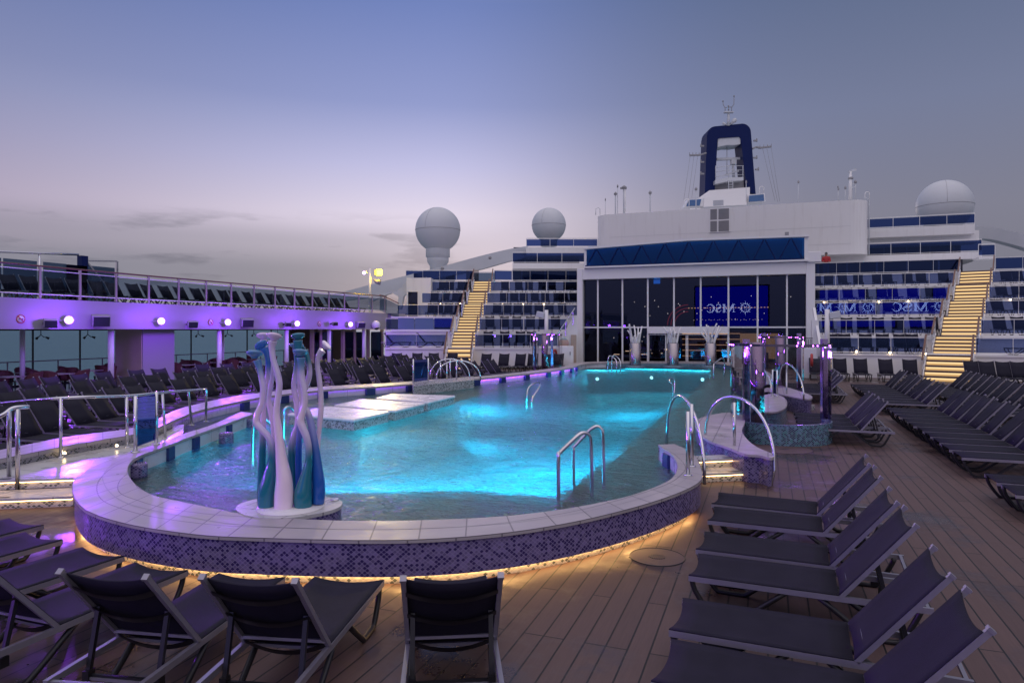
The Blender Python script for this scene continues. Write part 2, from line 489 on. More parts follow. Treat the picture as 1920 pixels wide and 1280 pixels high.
M['mosaic_light'] = mosaic('grey_fish_scale_mosaic', (.40, .41, .42), (.10, .12, .12), .30, .05, (.48, .48, .48), .18)
M['mosaic_blue'] = mosaic('teal_fish_scale_mosaic', (.10, .20, .30), (.02, .045, .10), .42, .05, (.24, .30, .38), .16, mid=(.05, .20, .22))
M['coping'] = tiles('pale_stone_coping', (.42, .385, .40), .46, .34, (.17, .155, .17), .42, off=0.0, gw=.008, var=.05)
M['walk'] = tiles('pale_walkway_tiles', (.52, .51, .50), 1.1, .55, (.22, .21, .22), .28, off=.35, gw=.008, var=.05)
M['shelf'] = tiles('pale_pool_tiles', (.70, .74, .73), .62, .62, (.30, .35, .36), .4, off=0.0, gw=.012, var=.05)
M['basin'] = tiles('aqua_pool_tiles', (.06, .42, .52), .5, .5, (.06, .32, .40), .4, off=0.0, gw=.012, var=.12)
M['poolwall'] = tiles('white_pool_panel', (.62, .62, .68), .9, .9, (.35, .35, .42), .3, off=0.0, gw=.01, var=.04)
M['rib'] = mat('blue_rib_tile', (.02, .035, .16), .25, noise=.15, nscale=20)
M['bed'] = mat('white_sunbed_top', (.72, .70, .72), .28, noise=.03, nscale=2, rvar=.1)
M['led_warm'] = emis('warm_led', (1.0, .54, .19), 21)
M['led_step'] = emis('warm_step_led', (1.0, .70, .35), 1.0)
M['step_falloff'] = emis('warm_step_falloff', (1.0, .60, .25), .58)  # strip light fading down each riser, put in as dimmer emission
M['led_soft'] = emis('soft_warm_led', (1.0, .58, .24), 6)
M['led_small'] = emis('small_warm_lamp', (1.0, .70, .35), 22)
M['led_purple'] = emis('purple_led', (.66, .36, 1.0), 9)
M['led_yellow'] = emis('yellow_flood', (1.0, .62, .0022), 220)
M['led_pool'] = emis('pool_lamp_face', (.45, .92, 1.0), 6)
M['tread'] = mat('stair_tread', (.16, .10, .085), .5)

# the deck: taupe planks with dark caulking, damp here and there
def deck_mat():
    m = bpy.data.materials.new('taupe_deck_planks'); m.use_nodes = True
    t = m.node_tree; b = t.nodes['Principled BSDF']
    co = N(t, 'ShaderNodeTexCoord'); mp = N(t, 'ShaderNodeMapping'); L(t, co.outputs['Object'], mp.inputs[0])
    mp.inputs['Rotation'].default_value = (0, 0, math.radians(90))
    br = N(t, 'ShaderNodeTexBrick'); L(t, mp.outputs[0], br.inputs[0])
    br.offset = .37; br.offset_frequency = 3
    br.inputs['Scale'].default_value = 1; br.inputs['Brick Width'].default_value = 2.6; br.inputs['Row Height'].default_value = .168
    br.inputs['Mortar Size'].default_value = .0075; br.inputs['Mortar Smooth'].default_value = .1; br.inputs['Bias'].default_value = 0
    br.inputs['Color1'].default_value = (.086, .051, .047, 1); br.inputs['Color2'].default_value = (.110, .066, .060, 1)
    br.inputs['Mortar'].default_value = (.004, .003, .004, 1)
    gm = N(t, 'ShaderNodeMapping'); L(t, co.outputs['Object'], gm.inputs[0]); gm.inputs['Scale'].default_value = (22, 1.2, 1)
    gn = N(t, 'ShaderNodeTexNoise'); L(t, gm.outputs[0], gn.inputs[0]); gn.inputs['Scale'].default_value = 2.5; gn.inputs['Detail'].default_value = 6
    c = mixc(t, .35, br.outputs[0], ramp(t, gn.outputs[0], [(.3, (.62, .60, .60)), (.7, (1.1, 1.1, 1.1))], 'LINEAR'), 'MULTIPLY')
    nz = N(t, 'ShaderNodeTexNoise'); L(t, co.outputs['Object'], nz.inputs[0]); nz.inputs['Scale'].default_value = .55; nz.inputs['Detail'].default_value = 7; nz.inputs['Roughness'].default_value = .62
    wet = N(t, 'ShaderNodeMapRange', interpolation_type='SMOOTHSTEP'); L(t, nz.outputs[0], wet.inputs[0]); wet.inputs[1].default_value = .50; wet.inputs[2].default_value = .62
    c = mixc(t, wet.outputs[0], c, mixc(t, 1.0, c, (.62, .60, .60), 'MULTIPLY'))
    L(t, c, b.inputs['Base Color'])
    mr = N(t, 'ShaderNodeMapRange'); L(t, wet.outputs[0], mr.inputs[0]); mr.inputs[3].default_value = .60; mr.inputs[4].default_value = .24
    L(t, mr.outputs[0], b.inputs['Roughness'])
    bp = N(t, 'ShaderNodeBump'); bp.inputs['Strength'].default_value = .3; bp.inputs['Distance'].default_value = .004
    L(t, br.outputs['Fac'], bp.inputs['Height']); bp.invert = True
    L(t, bp.outputs[0], b.inputs['Normal'])
    return m
M['deck'] = deck_mat()

def water_mat():
    m = bpy.data.materials.new('rippled_pool_water'); m.use_nodes = True
    t = m.node_tree; t.nodes.clear()
    co = N(t, 'ShaderNodeTexCoord'); mp = N(t, 'ShaderNodeMapping'); L(t, co.outputs['Object'], mp.inputs[0])
    mp.inputs['Rotation'].default_value = (0, 0, math.radians(25)); mp.inputs['Scale'].default_value = (1.0, 1.5, 1)
    n1 = N(t, 'ShaderNodeTexNoise'); L(t, mp.outputs[0], n1.inputs[0]); n1.inputs['Scale'].default_value = 2.1; n1.inputs['Detail'].default_value = 3; n1.inputs['Distortion'].default_value = .5
    n2 = N(t, 'ShaderNodeTexNoise'); L(t, mp.outputs[0], n2.inputs[0]); n2.inputs['Scale'].default_value = 6.5; n2.inputs['Detail'].default_value = 3; n2.inputs['Distortion'].default_value = .8
    hh = math_node(t, 'ADD', n1.outputs[0], math_node(t, 'MULTIPLY', n2.outputs[0], .45))
    bp = N(t, 'ShaderNodeBump'); bp.inputs['Strength'].default_value = 1.0; bp.inputs['Distance'].default_value = .21
    L(t, hh, bp.inputs['Height'])
    tr = N(t, 'ShaderNodeBsdfTransparent'); tr.inputs[0].default_value = (.66, .91, .94, 1)
    rf = N(t, 'ShaderNodeBsdfRefraction'); rf.inputs[0].default_value = (.66, .91, .94, 1); rf.inputs['IOR'].default_value = 1.33; rf.inputs['Roughness'].default_value = .285
    gl = N(t, 'ShaderNodeBsdfGlossy'); gl.inputs[0].default_value = (1, 1, 1, 1); gl.inputs['Roughness'].default_value = .12
    for n in (rf, gl): L(t, bp.outputs[0], n.inputs['Normal'])
    fr = N(t, 'ShaderNodeFresnel'); fr.inputs[0].default_value = 1.33; L(t, bp.outputs[0], fr.inputs['Normal'])
    m1 = N(t, 'ShaderNodeMixShader'); m1.inputs[0].default_value = .65; L(t, tr.outputs[0], m1.inputs[1]); L(t, rf.outputs[0], m1.inputs[2])
    m2 = N(t, 'ShaderNodeMixShader'); L(t, fr.outputs[0], m2.inputs[0]); L(t, m1.outputs[0], m2.inputs[1]); L(t, gl.outputs[0], m2.inputs[2])
    o = N(t, 'ShaderNodeOutputMaterial'); L(t, m2.outputs[0], o.inputs[0])
    return m
M['water'] = water_mat()
def sea_mat():
    m = mat('dusk_sea', (.12, .20, .23), .35, spec=.22)
    t = m.node_tree; b = t.nodes['Principled BSDF']
    co = N(t, 'ShaderNodeTexCoord'); mp = N(t, 'ShaderNodeMapping'); L(t, co.outputs['Object'], mp.inputs[0]); mp.inputs['Scale'].default_value = (.03, .08, 1)
    nz = N(t, 'ShaderNodeTexNoise'); L(t, mp.outputs[0], nz.inputs[0]); nz.inputs['Scale'].default_value = 3; nz.inputs['Detail'].default_value = 8
    bp = N(t, 'ShaderNodeBump'); bp.inputs['Strength'].default_value = .8; bp.inputs['Distance'].default_value = 3
    L(t, nz.outputs[0], bp.inputs['Height']); L(t, bp.outputs[0], b.inputs['Normal'])
    return m
M['sea'] = sea_mat()
# ================================================================== POOL
ZR = 0.46      # top of the stone rim
ZW = 0.19      # water level
RIM = [((1265, 832), (1234, 833)), ((1289, 843), (1245, 842)), ((1306, 857), (1260, 852)), ((1316, 882), (1270, 870)), ((1314, 900), (1265, 890)),
       ((1285, 918), (1243, 906)), ((1219, 942), (1180, 929)), ((1112, 970), (1086, 949)), ((1006, 990), (985, 963)), ((900, 1003), (900, 970)),
       ((795, 1010), (800, 974)), ((702, 1012), (715, 976)), ((609, 1011), (630, 975)), ((500, 1008), (540, 971)), ((400, 1004), (455, 963)),
       ((325, 996), (390, 950)), ((250, 984), (330, 938)), ((190, 968), (285, 927)), ((155, 951), (258, 911)), ((137, 925), (245, 897)),
       ((139, 900), (239, 885)), ((165, 880), (242, 870)), ((205, 862), (254, 858)), ((250, 846), (274, 849)), ((300, 830), (305, 838)),
       ((350, 811), (352, 820)), ((400, 795), (402, 802)), ((452, 771), (476, 775))]
LEFT = [((-260, 880), (-260, 898)), ((-120, 862), (-120, 879)), ((0, 843), (0, 860)), ((110, 821), (110, 838)), ((190, 810), (190, 824)), ((235, 804), (240, 816)), ((280, 793), (290, 804)),
        ((312, 776), (330, 786)), ((350, 762), (375, 769)), ((425, 745), (450, 752)), ((480, 737), (500, 743)), ((595, 725), (605, 731)),
        ((705, 719), (710, 724)), ((780, 714), (790, 718)), ((800, 712), (810, 716)), ((890, 706), (893, 710)), ((960, 699), (965, 703)), ((1020, 692), (1028, 696)), ((1060, 686), (1072, 689)),
        ((1072, 681), (1090, 683.5)), ((1120, 677.6), (1125, 680)), ((1240, 677), (1240, 679.4)), ((1340, 677.4), (1338, 679.8))]
RIGHT = [((1340, 677.4), (1338, 679.8)), ((1392, 682), (1380, 686)), ((1440, 697), (1412, 702)), ((1452, 718), (1424, 720)), ((1440, 734), (1418, 736))]
def rows(pairs, zz, sub=6):
    o = catmull([G(a[0], a[1], zz) for a, b in pairs], sub)
    i = catmull([G(b[0], b[1], zz) for a, b in pairs], sub)
    return o, i
def offset(line, dist, ref):           # move a polyline sideways by dist, toward the points of ref when dist > 0
    out = []
    n = len(line)
    for k, p in enumerate(line):
        t = line[min(k + 1, n - 1)] - line[max(k - 1, 0)]
        nn = Vector((-t.y, t.x, 0)).normalized()
        if nn.dot(ref[k] - p) < 0: nn = -nn
        out.append(p + nn * dist)
    return out
def setz(line, zz): return [Vector((p.x, p.y, zz)) for p in line]
ro, ri = rows(RIM, ZR)
lo, li = rows(LEFT, ZR)
go, gi = rows(RIGHT, ZR)
def mids(o, i): return [(a + b) / 2 for a, b in zip(o, i)]
rm, lm, gm = mids(ro, ri), mids(lo, li), mids(go, gi)
# footprint of the water: front rim, up the left wall, the far end, down the right side
cut = next(k for k, p in enumerate(lm) if p.y > G(300, 795, ZR).y)
endr = [G(*q, ZR) for q in ((1418, 745), (1395, 772), (1352, 786), (1330, 800), (1322, 818), (1335, 840), (1300, 852), (1270, 842))]
k23 = 22 * 6
FP = rm[:k23] + lm[cut:] + gm[1:] + endr

deck = MB()
big = [(-23.9, -25), (40, -25), (40, 70), (-23.9, 70)]
deck.flat(big, 0.0, holes=[FP])
struct(deck.build('deck', M['deck']))
gal = MB(); gal.flat([(-31, -25), (-23.9, -25), (-23.9, 70), (-31, 70)], 0.0)
struct(gal.build('gallery_floor', M['walk']))
sea = MB(); sea.flat([(-30000, -30000), (30000, -30000), (30000, 30000), (-30000, 30000)], -46.0)
struct(sea.build('sea', M['sea']))
hull = MB(); hull.prism([(-31, -40), (40, -40), (40, 75), (-31, 75)], -46, -1.6)
struct(hull.build('ship_hull', M['white']))

# basin: shelf a hand below the surface, deep part in the middle
DEEPPX = [(318, 893), (350, 866), (420, 838), (480, 806), (560, 800), (640, 812), (720, 800), (800, 778), (868, 757), (930, 738), (1000, 718), (1060, 703),
          (1110, 696), (1200, 693.5), (1290, 693.5), (1330, 696), (1332, 710), (1290, 745), (1262, 772), (1195, 828), (1133, 877), (1097, 908), (1043, 945), (960, 939), (870, 934),
          (760, 936), (650, 939), (540, 938), (430, 930), (350, 915)]
ZS = 0.04
deep = [G(px, py, ZS) for px, py in DEEPPX]
b = MB(); b.flat(FP, ZS, holes=[deep])
struct(b.build('pool_shelf', M['shelf']))
b = MB()
top = setz(deep + deep[:1], ZS); bot = setz(deep + deep[:1], -1.15)
b.strip(top, bot)
b.flat(deep, -1.15)
struct(b.build('pool_basin', M['basin']))
b = MB(); b.flat(FP, ZW)
struct(b.build('pool_water', M['water']))

# ---- the front rim
rim = thing('curved_pool_wall', 'curved violet mosaic pool wall with pale stone coping round the front of the pool', 'pool wall', G(700, 1097, 0))
b = MB()
b.strip(ro, ri, flip=True)
nose_o = setz(ro, ZR - .035); b.strip(ro, nose_o)
nose_i = setz(ri, ZR - .05); b.strip(nose_i, ri)
cop = b.build('coping', M['coping'], rim)
# an inlaid joint that follows the curve
jl = [p.lerp(q, .52) + Vector((0, 0, .002)) for p, q in zip(ro, ri)][3 * 6:24 * 6]
jr = [p.lerp(q, .535) + Vector((0, 0, .002)) for p, q in zip(ro, ri)][3 * 6:24 * 6]
b = MB(); b.strip(jl, jr, flip=True); b.build('curved_joint', M['grey'], rim)
wall_o = offset(ro, .025, ri)
b = MB(); b.strip(setz(wall_o, ZR - .035), setz(wall_o, .10)); b.build('mosaic_wall', M['mosaic_dark'], rim)
kick = offset(ro, .13, ri)
b = MB(); b.strip(setz(wall_o, .10), setz(kick, .10)); b.strip(setz(kick, .10), setz(kick, -.02)); b.build('toe_kick', M['mosaic_light'], rim)
ks, ke = 4 * 6, 20 * 6
l1 = offset(ro, .100, ri)[ks:ke]; l2 = offset(ro, .124, ri)[ks:ke]
b = MB(); b.strip(setz(l1, .094), setz(l2, .094)); b.strip(setz(l1, .094), setz(l1, .080)); b.strip(setz(l2, .080), setz(l2, .094)); b.strip(setz(l1, .080), setz(l2, .080))
b.build('light_strip', M['led_warm'], rim)
wi = offset(ri, .02, ro)
b = MB(); b.strip(setz(wi, ZR - .05), setz(wi, -.25)); b.build('inner_panel', M['poolwall'], rim)
b = MB(); b.strip(nose_i, setz(wi, ZR - .05)); b.build('soffit', M['poolwall'], rim)
# end face of the rim at the right-hand steps
b = MB(); q0, q1 = ro[0], ri[0]
b.add([q0, q1, Vector((q1.x, q1.y, -.2)), Vector((q0.x, q0.y, -.2))], [(0, 1, 2, 3)]); b.build('end_face', M['coping'], rim)
b = MB(); q0, q1 = ro[-1], ri[-1]
b.add([q0, q1, Vector((q1.x, q1.y, -.2)), Vector((q0.x, q0.y, -.2))], [(0, 1, 2, 3)]); b.build('end_face', M['coping'], rim)
# outside of the narrow arm that divides the walkway from the pool
b = MB(); rr = MB()
def ribs(line, ref, idx, parent, w=.30, h=(-.1, ZR - .05), dep=.05, name='rib'):
    for k in idx:
        p = line[k]; t = (line[min(k + 1, len(line) - 1)] - line[max(k - 1, 0)]).normalized()
        nn = Vector((-t.y, t.x, 0)); nn = nn if nn.dot(ref[k] - p) > 0 else -nn
        c = p - nn * dep / 2
        MB().box((c.x, c.y, (h[0] + h[1]) / 2), (w, dep, h[1] - h[0]), math.atan2(t.y, t.x)).build(name, M['rib'], parent)
ribs(wi, wall_o, [k * 6 + 2 for k in (1, 22, 24, 25, 26)], rim, w=.24)
# drum-shaped overflow drains that stand at the foot of the inner wall
for i, (px, py) in enumerate(((258, 893), (424, 830), (470, 800), (1257, 872))):
    p = G(px, py, ZW)
    MB().lathe((p.x, p.y, -.02), [(.001, .22 + ZW), (.13, .22 + ZW), (.14, .19 + ZW), (.14, -.1)][::-1], 20).build('drain_drum', M['mosaic_dark'], rim)

# ---- the left wall with its blue buttresses
lw = thing('pool_wall', 'long pale coping and purple lit pool wall with blue buttresses beside the left loungers', 'pool wall', (lo[0].x, lo[0].y, 0))
b = MB(); b.strip(lo, li); b.strip(setz(lo, ZR - .04), lo); b.strip(li, setz(li, ZR - .07)); b.build('coping', M['coping'], lw)
lwo = offset(lo, .03, li); lwi = offset(li, .05, lo)
b = MB(); b.strip(setz(lwo, -.02), setz(lwo, ZR - .04)); b.build('outer_face', M['mosaic_light'], lw)
b = MB(); b.strip(setz(li, ZR - .05), setz(lwi, ZR - .05)); b.build('soffit', M['poolwall'], lw)
c1 = 8 * 6
b = MB(); b.strip(setz(lwi[:c1], ZR - .05), setz(lwi[:c1], -.05)); b.build('walkway_face', M['mosaic_light'], lw)
b = MB(); b.strip(setz(lwi[c1 - 1:], ZR - .05), setz(lwi[c1 - 1:], -.2)); b.build('inner_panel', M['poolwall'], lw)
far0 = 20 * 6
acc = 0; idx = []
for k in range(c1 + 3, 19 * 6):
    acc += (lwi[k] - lwi[k - 1]).length
    if acc > 1.55: idx.append(k); acc = 0
ribs(lwi, lwo, idx, lw, w=.34, dep=.12)
M['led_violet'] = emis('violet_led', (.34, .06, 1.0), 30)
ks, ke = 14 * 6, 18 * 6 + 4
s1 = offset(li, .012, lo)[ks:ke]; s2 = offset(li, .032, lo)[ks:ke]
b = MB(); b.strip(setz(s1, ZR - .055), setz(s2, ZR - .055)); b.strip(setz(s1, ZR - .066), setz(s2, ZR - .066)); b.strip(setz(s2, ZR - .066), setz(s2, ZR - .055)); b.build('light_strip', M['led_violet'], lw)
ks, ke = 7 * 6, 14 * 6
M['led_violet_dim'] = emis('violet_led_dim', (.30, .08, 1.0), 7)
s1 = offset(li, .012, lo)[ks:ke]; s2 = offset(li, .032, lo)[ks:ke]
b = MB(); b.strip(setz(s1, ZR - .055), setz(s2, ZR - .055)); b.strip(setz(s1, ZR - .066), setz(s2, ZR - .066)); b.strip(setz(s2, ZR - .066), setz(s2, ZR - .055)); b.build('light_strip', M['led_violet_dim'], lw)
idx = [k for k in range(far0 + 2, len(lwi) - 2, 2)]
ribs(lwi, lwo, idx, lw, w=1.5, dep=.05, name='green_panel')
for o in lw.children:
    if o.name.startswith('green_panel'):
        o.data.materials[0] = M['mosaic_blue']

# ---- the right wall behind the showers
gw = thing('pool_wall', 'short pale coping on the right side of the pool behind the glass showers', 'pool wall', (go[0].x, go[0].y, 0))
b = MB(); b.strip(go, gi, flip=True); b.strip(go, setz(go, -.02)); b.strip(setz(gi, ZR - .07), gi); b.build('coping', M['coping'], gw)
b = MB(); gg = offset(gi, .04, go); b.strip(setz(gg, -.2), setz(gg, ZR - .05)); b.build('inner_panel', M['mosaic_blue'], gw)

# ---- raised walkway, its front steps
WZ = .30
wl = [(-260, 905), (-120, 899), (0, 894), (139, 893)]
poly = [G(px, py, WZ) for px, py in wl]
poly += [Vector((p.x, p.y, 0)) for p in setz(ro, 0)[20 * 6 + 2:25 * 6]]
poly += [G(345, 795, WZ), G(322, 799, WZ)]
poly += [Vector((p.x, p.y, 0)) for p in reversed(setz(li, 0)[:7 * 6])]
b = MB(); b.prism(poly, -.15, WZ)
struct(b.build('walkway', M['walk']))
def flight(name, label, edges, zs, mats=True, tag_cat='steps'):
    # edges: left/right pixel ends of each tread nose from top to bottom; zs: height of each nose
    t = thing(name, label, tag_cat, G(*edges[-1][0], zs[-1]))
    for (e, zz, zlow, back) in edges_iter(edges, zs):
        p, q = G(*e[0], zz), G(*e[1], zz)
        d = (q - p); d.z = 0; nn = Vector((-d.y, d.x, 0)).normalized()
        if nn.dot(Vector((-ST, CT, 0))) < 0: nn = -nn
        # tread
        MB().prism([p, q, q + nn * back, p + nn * back], zz - .035, zz).build('tread', M['walk'], t)
        ins = nn * .05
        MB().prism([p + ins, q + ins, q + nn * back, p + nn * back], zlow, zz - .035).build('riser', M['mosaic_light'], t)
        MB().bar(p + nn * .025 + Vector((0, 0, -.043)), q + nn * .025 + Vector((0, 0, -.043)), .02, .014).build('light_strip', M['led_soft'], t)
        a = p.lerp(q, .45) + Vector((0, 0, .0025)); c = p.lerp(q, .68) + Vector((0, 0, .0025))
        MB().add([a + nn * .05, c + nn * .05, c + nn * .12, a + nn * .12], [(0, 1, 2, 3)]).build('grip_plate', M['dark'], t)
    return t
def edges_iter(edges, zs):
    n = len(edges)
    for i in range(n):
        yield edges[i], zs[i], (zs[i + 1] if i + 1 < n else 0.0), (.35 if i == 0 else .55)
flight('pool_steps', 'two lit tiled steps up to the walkway beside the left handrail', [((-260, 910), (138, 895)), ((-260, 945), (134, 930))], [.297, .15])
flight('pool_steps', 'two lit tiled steps up to the pool beside the foreground loungers', [((1312, 862), (1418, 857)), ((1318, 888), (1432, 883))], [.30, .15])
b = MB(); b.prism([G(*q, .15) for q in ((330, 812), (402, 797), (420, 790), (345, 800))], -.2, .15)
tag(b.build('entry_step', M['mosaic_light']), 'small submerged entry step at the end of the raised walkway', 'step')

# little recessed lamps at the foot of the walkway wall
for i, (px, py, lab) in enumerate(((121, 849, 'warm glowing lamp low on the walkway wall beside the handrail post'), (219, 835, 'warm glowing lamp low on the walkway wall nearer the blue glass panel'))):
    p = G(px, py, .36)
    t = thing('wall_lamp', lab, 'lamp', (p.x, p.y, p.z), 'lamps along the walkway wall')
    MB().sphere(p, .022, 10, 6).build('lens', M['led_small'], t)
    MB().lathe(p - Vector((0, 0, .03)), [(.04, 0), (.045, .01), (.03, .02)], 12).build('ring', M['steel'], t)

# ---- white sunbed islands
def island(px, label, zt=.45, base=None):
    poly = [G(a, c, zt) for a, c in px]
    t = thing('sunbed_island', label, 'sunbed island', (poly[0].x, poly[0].y, 0), 'white sunbed islands standing in the pool')
    cen = sum(poly, Vector()) / len(poly); poly = [cen + (p - cen) * .955 for p in poly]
    ins = [cen + (p - cen) * .96 for p in poly]
    MB().prism(poly, zt - .07, zt).build('white_top', M['bed'], t, bevel=.03)
    MB().prism(ins, -1.1, zt - .07).build('mosaic_base', M['mosaic_light'], t)
    return t
island([(612, 760), (736, 771), (666, 787), (534, 775)], 'nearest of the three white sunbed islands, with one corner toward the front rim')
island([(675, 747), (802, 755), (744, 770), (622, 759)], 'middle one of the three white sunbed islands, lit by a crossed beam')
island([(732, 737), (858, 741), (805, 754), (700, 746)], 'farthest of the three white sunbed islands, nearest the arched rails')

# ---- the sculpture and its plinth
pl = [G(px, py, ZR) for px, py in ((442, 955), (450, 945), (478, 936), (520, 930), (565, 929), (610, 932), (638, 938), (641, 946), (632, 953), (610, 960), (575, 967), (545, 971), (500, 972), (460, 966))]
pl = catmull(pl, 4, closed=True)
t = thing('statue_plinth', 'rounded mosaic plinth with pale stone top under the sculpture', 'plinth', G(545, 950, 0))
MB().prism(pl, ZR - .03, ZR + .006).build('stone_top', M['walk'], t)
cen = sum(pl, Vector()) / len(pl)
MB().prism([cen + (p - cen) * .985 for p in pl], -1.1, ZR - .03).build('mosaic_side', M['mosaic_dark'], t)
def grad_mat(name, stops):
    m = mat(name, (.5, .5, .5), .16, coat=.6)
    t = m.node_tree; b = t.nodes['Principled BSDF']
    co = N(t, 'ShaderNodeTexCoord'); sp = N(t, 'ShaderNodeSeparateXYZ'); L(t, co.outputs['Object'], sp.inputs[0])
    nz = N(t, 'ShaderNodeTexNoise'); L(t, co.outputs['Object'], nz.inputs[0]); nz.inputs['Scale'].default_value = 3
    f = math_node(t, 'ADD', math_node(t, 'DIVIDE', sp.outputs[2], 2.6), math_node(t, 'MULTIPLY', math_node(t, 'SUBTRACT', nz.outputs[0], .5), .06))
    L(t, ramp(t, f, stops, 'EASE'), b.inputs['Base Color'])
    return m
TEAL = (.008, .16, .22); BLUE = (.012, .10, .42); WHT = (.84, .68, .80); LIL = (.62, .54, .76); SKYB = (.10, .26, .45)
M['tube_teal'] = grad_mat('teal_to_white_enamel', [(0, TEAL), (.38, TEAL), (.50, LIL), (.56, WHT), (.72, LIL), (.80, SKYB), (1, SKYB)])
M['tube_blue'] = grad_mat('blue_to_white_enamel', [(0, BLUE), (.40, BLUE), (.54, (.25, .28, .60)), (.62, WHT), (.74, LIL), (.82, TEAL), (1, (.06, .25, .36))])
M['tube_white'] = grad_mat('white_enamel', [(0, WHT), (.5, WHT), (.8, LIL), (1, WHT)])
M['tube_cyan'] = grad_mat('cyan_to_white_enamel', [(0, TEAL), (.42, TEAL), (.55, WHT), (.70, WHT), (.80, (.03, .16, .45)), (1, (.05, .20, .50))])
SCP = G(545, 952, ZR)
sculpt = thing('sculpture', 'tall group of wavy teal, blue and white tubes with flared heads on the plinth', 'sculpture', SCP)
def tubes(name, pts, m, d, cap=None, lean=0.0):
    P = []; R = []
    for (x, y, r) in pts:
        P.append(A(400 + x / 3.2, 600 + y / 3.2, d)); R.append(r / 3.2 * d / F)
    n = len(P); Q = []; RR = []
    sm = catmull([Vector((p.x, p.y, p.z)) for p in P], 6); sr = catmull([Vector((r, 0, 0)) for r in R], 6)
    o = MB().tube(sm, [max(.004, v.x) for v in sr], 14).build(name, m, sculpt)
    if cap:
        cx, cy, rx, ry, tilt = cap
        c = A(400 + cx / 3.2, 600 + cy / 3.2, d); r = rx / 3.2 * d / F; h = r * .38
        right = Vector((CT, ST, 0)); fw = Vector((-ST, CT, 0))
        ax = Matrix.Rotation(math.radians(tilt), 3, fw) @ Matrix.Rotation(math.radians(-lean), 3, right)
        pr = [(r * .35, -h * 1.7), (r * .55, -h * 1.1), (r * .93, -h * .55), (r, -h * .1), (r * .97, h * .25), (r * .86, h * .45), (r * .5, h * .38), (.001, h * .32)]
        MB().lathe(c, pr, 28, axis=ax).build('flared_head', m, o)
    return o
d0 = (SCP.x * -ST + SCP.y * CT)
tubes('tube', [(495, 1060, 25), (482, 960, 25), (472, 800, 24), (482, 700, 20), (505, 620, 18), (500, 500, 17), (483, 400, 16), (493, 320, 16), (503, 240, 18), (500, 165, 24)], M['tube_teal'], d0 + .28, (500, 150, 42, 16, 0), 12)
tubes('tube', [(380, 1060, 20), (375, 820, 20), (365, 650, 20), (345, 540, 18), (330, 470, 17), (345, 380, 16), (352, 310, 15), (333, 220, 15), (308, 150, 16), (303, 118, 22)], M['tube_white'], d0 + .30, (302, 92, 42, 16, -6), 18)
tubes('tube', [(292, 1100, 30), (292, 900, 24), (296, 750, 20), (298, 620, 18), (300, 500, 18), (312, 400, 16), (325, 330, 16), (329, 250, 15), (320, 200, 17), (305, 170, 26)], M['tube_cyan'], d0 + .14, (287, 150, 40, 16, -42), 25)
tubes('tube', [(520, 1080, 20), (512, 900, 20), (515, 700, 18), (520, 580, 17), (540, 450, 16), (572, 350, 17), (577, 290, 16), (565, 230, 16), (548, 180, 20)], M['tube_blue'], d0 + .22, (520, 158, 36, 16, 20), 10)
tubes('tube', [(622, 1060, 24), (622, 900, 20), (628, 760, 14), (636, 650, 15), (645, 550, 16), (645, 450, 16), (635, 350, 16), (625, 270, 15), (632, 215, 17), (655, 182, 24)], M['tube_white'], d0 + .26, (680, 152, 38, 15, 52), 0)
tubes('tube', [(628, 1098, 38), (632, 1000, 39), (622, 900, 35), (611, 800, 30), (601, 720, 26), (590, 640, 22), (570, 565, 19), (540, 500, 17), (522, 420, 16), (516, 300, 17), (510, 200, 20), (507, 120, 28)], M['tube_blue'], d0 + .10, (507, 92, 42, 16, -10), 12)
tubes('tube', [(318, 1132, 46), (315, 1050, 49), (333, 950, 40), (350, 850, 25), (350, 760, 21), (330, 700, 20), (285, 650, 21), (258, 610, 20), (266, 560, 19), (290, 500, 18), (300, 420, 19), (290, 350, 18), (277, 290, 18), (262, 240, 24)], M['tube_teal'], d0, (247, 197, 47, 16, 0), 16)
tubes('tube', [(540, 1130, 52), (537, 1050, 54), (553, 950, 37), (572, 850, 22), (573, 770, 20), (555, 690, 22), (523, 610, 24), (535, 550, 21), (548, 490, 20), (545, 420, 20), (531, 350, 20), (526, 280, 20), (525, 225, 27)], M['tube_teal'], d0, (522, 190, 45, 16, 0), 18)
tubes('tube', [(420, 1143, 56), (424, 1050, 56), (424, 950, 47), (411, 850, 36), (400, 750, 28), (387, 650, 24), (378, 550, 20), (390, 450, 19), (396, 380, 19), (382, 310, 19), (361, 240, 18), (352, 170, 19), (357, 125, 27)], M['tube_white'], d0 - .05, (367, 95, 46, 20, 5), 22)
MB().lathe((SCP.x, SCP.y, ZR + .006), [(.36, 0), (.36, .012), (.001, .014)], 40).build('foot_disc', M['bed'], sculpt)
p = G(628, 938, ZR)
t = thing('floor_lamp_disc', 'small round steel lamp set in the plinth top beside the blue tube', 'plinth lamp', (p.x, p.y, ZR))
MB().lathe((p.x, p.y, ZR + .006), [(.05, 0), (.05, .012), (.036, .016), (.001, .012)], 20).build('disc', M['steel'], t)

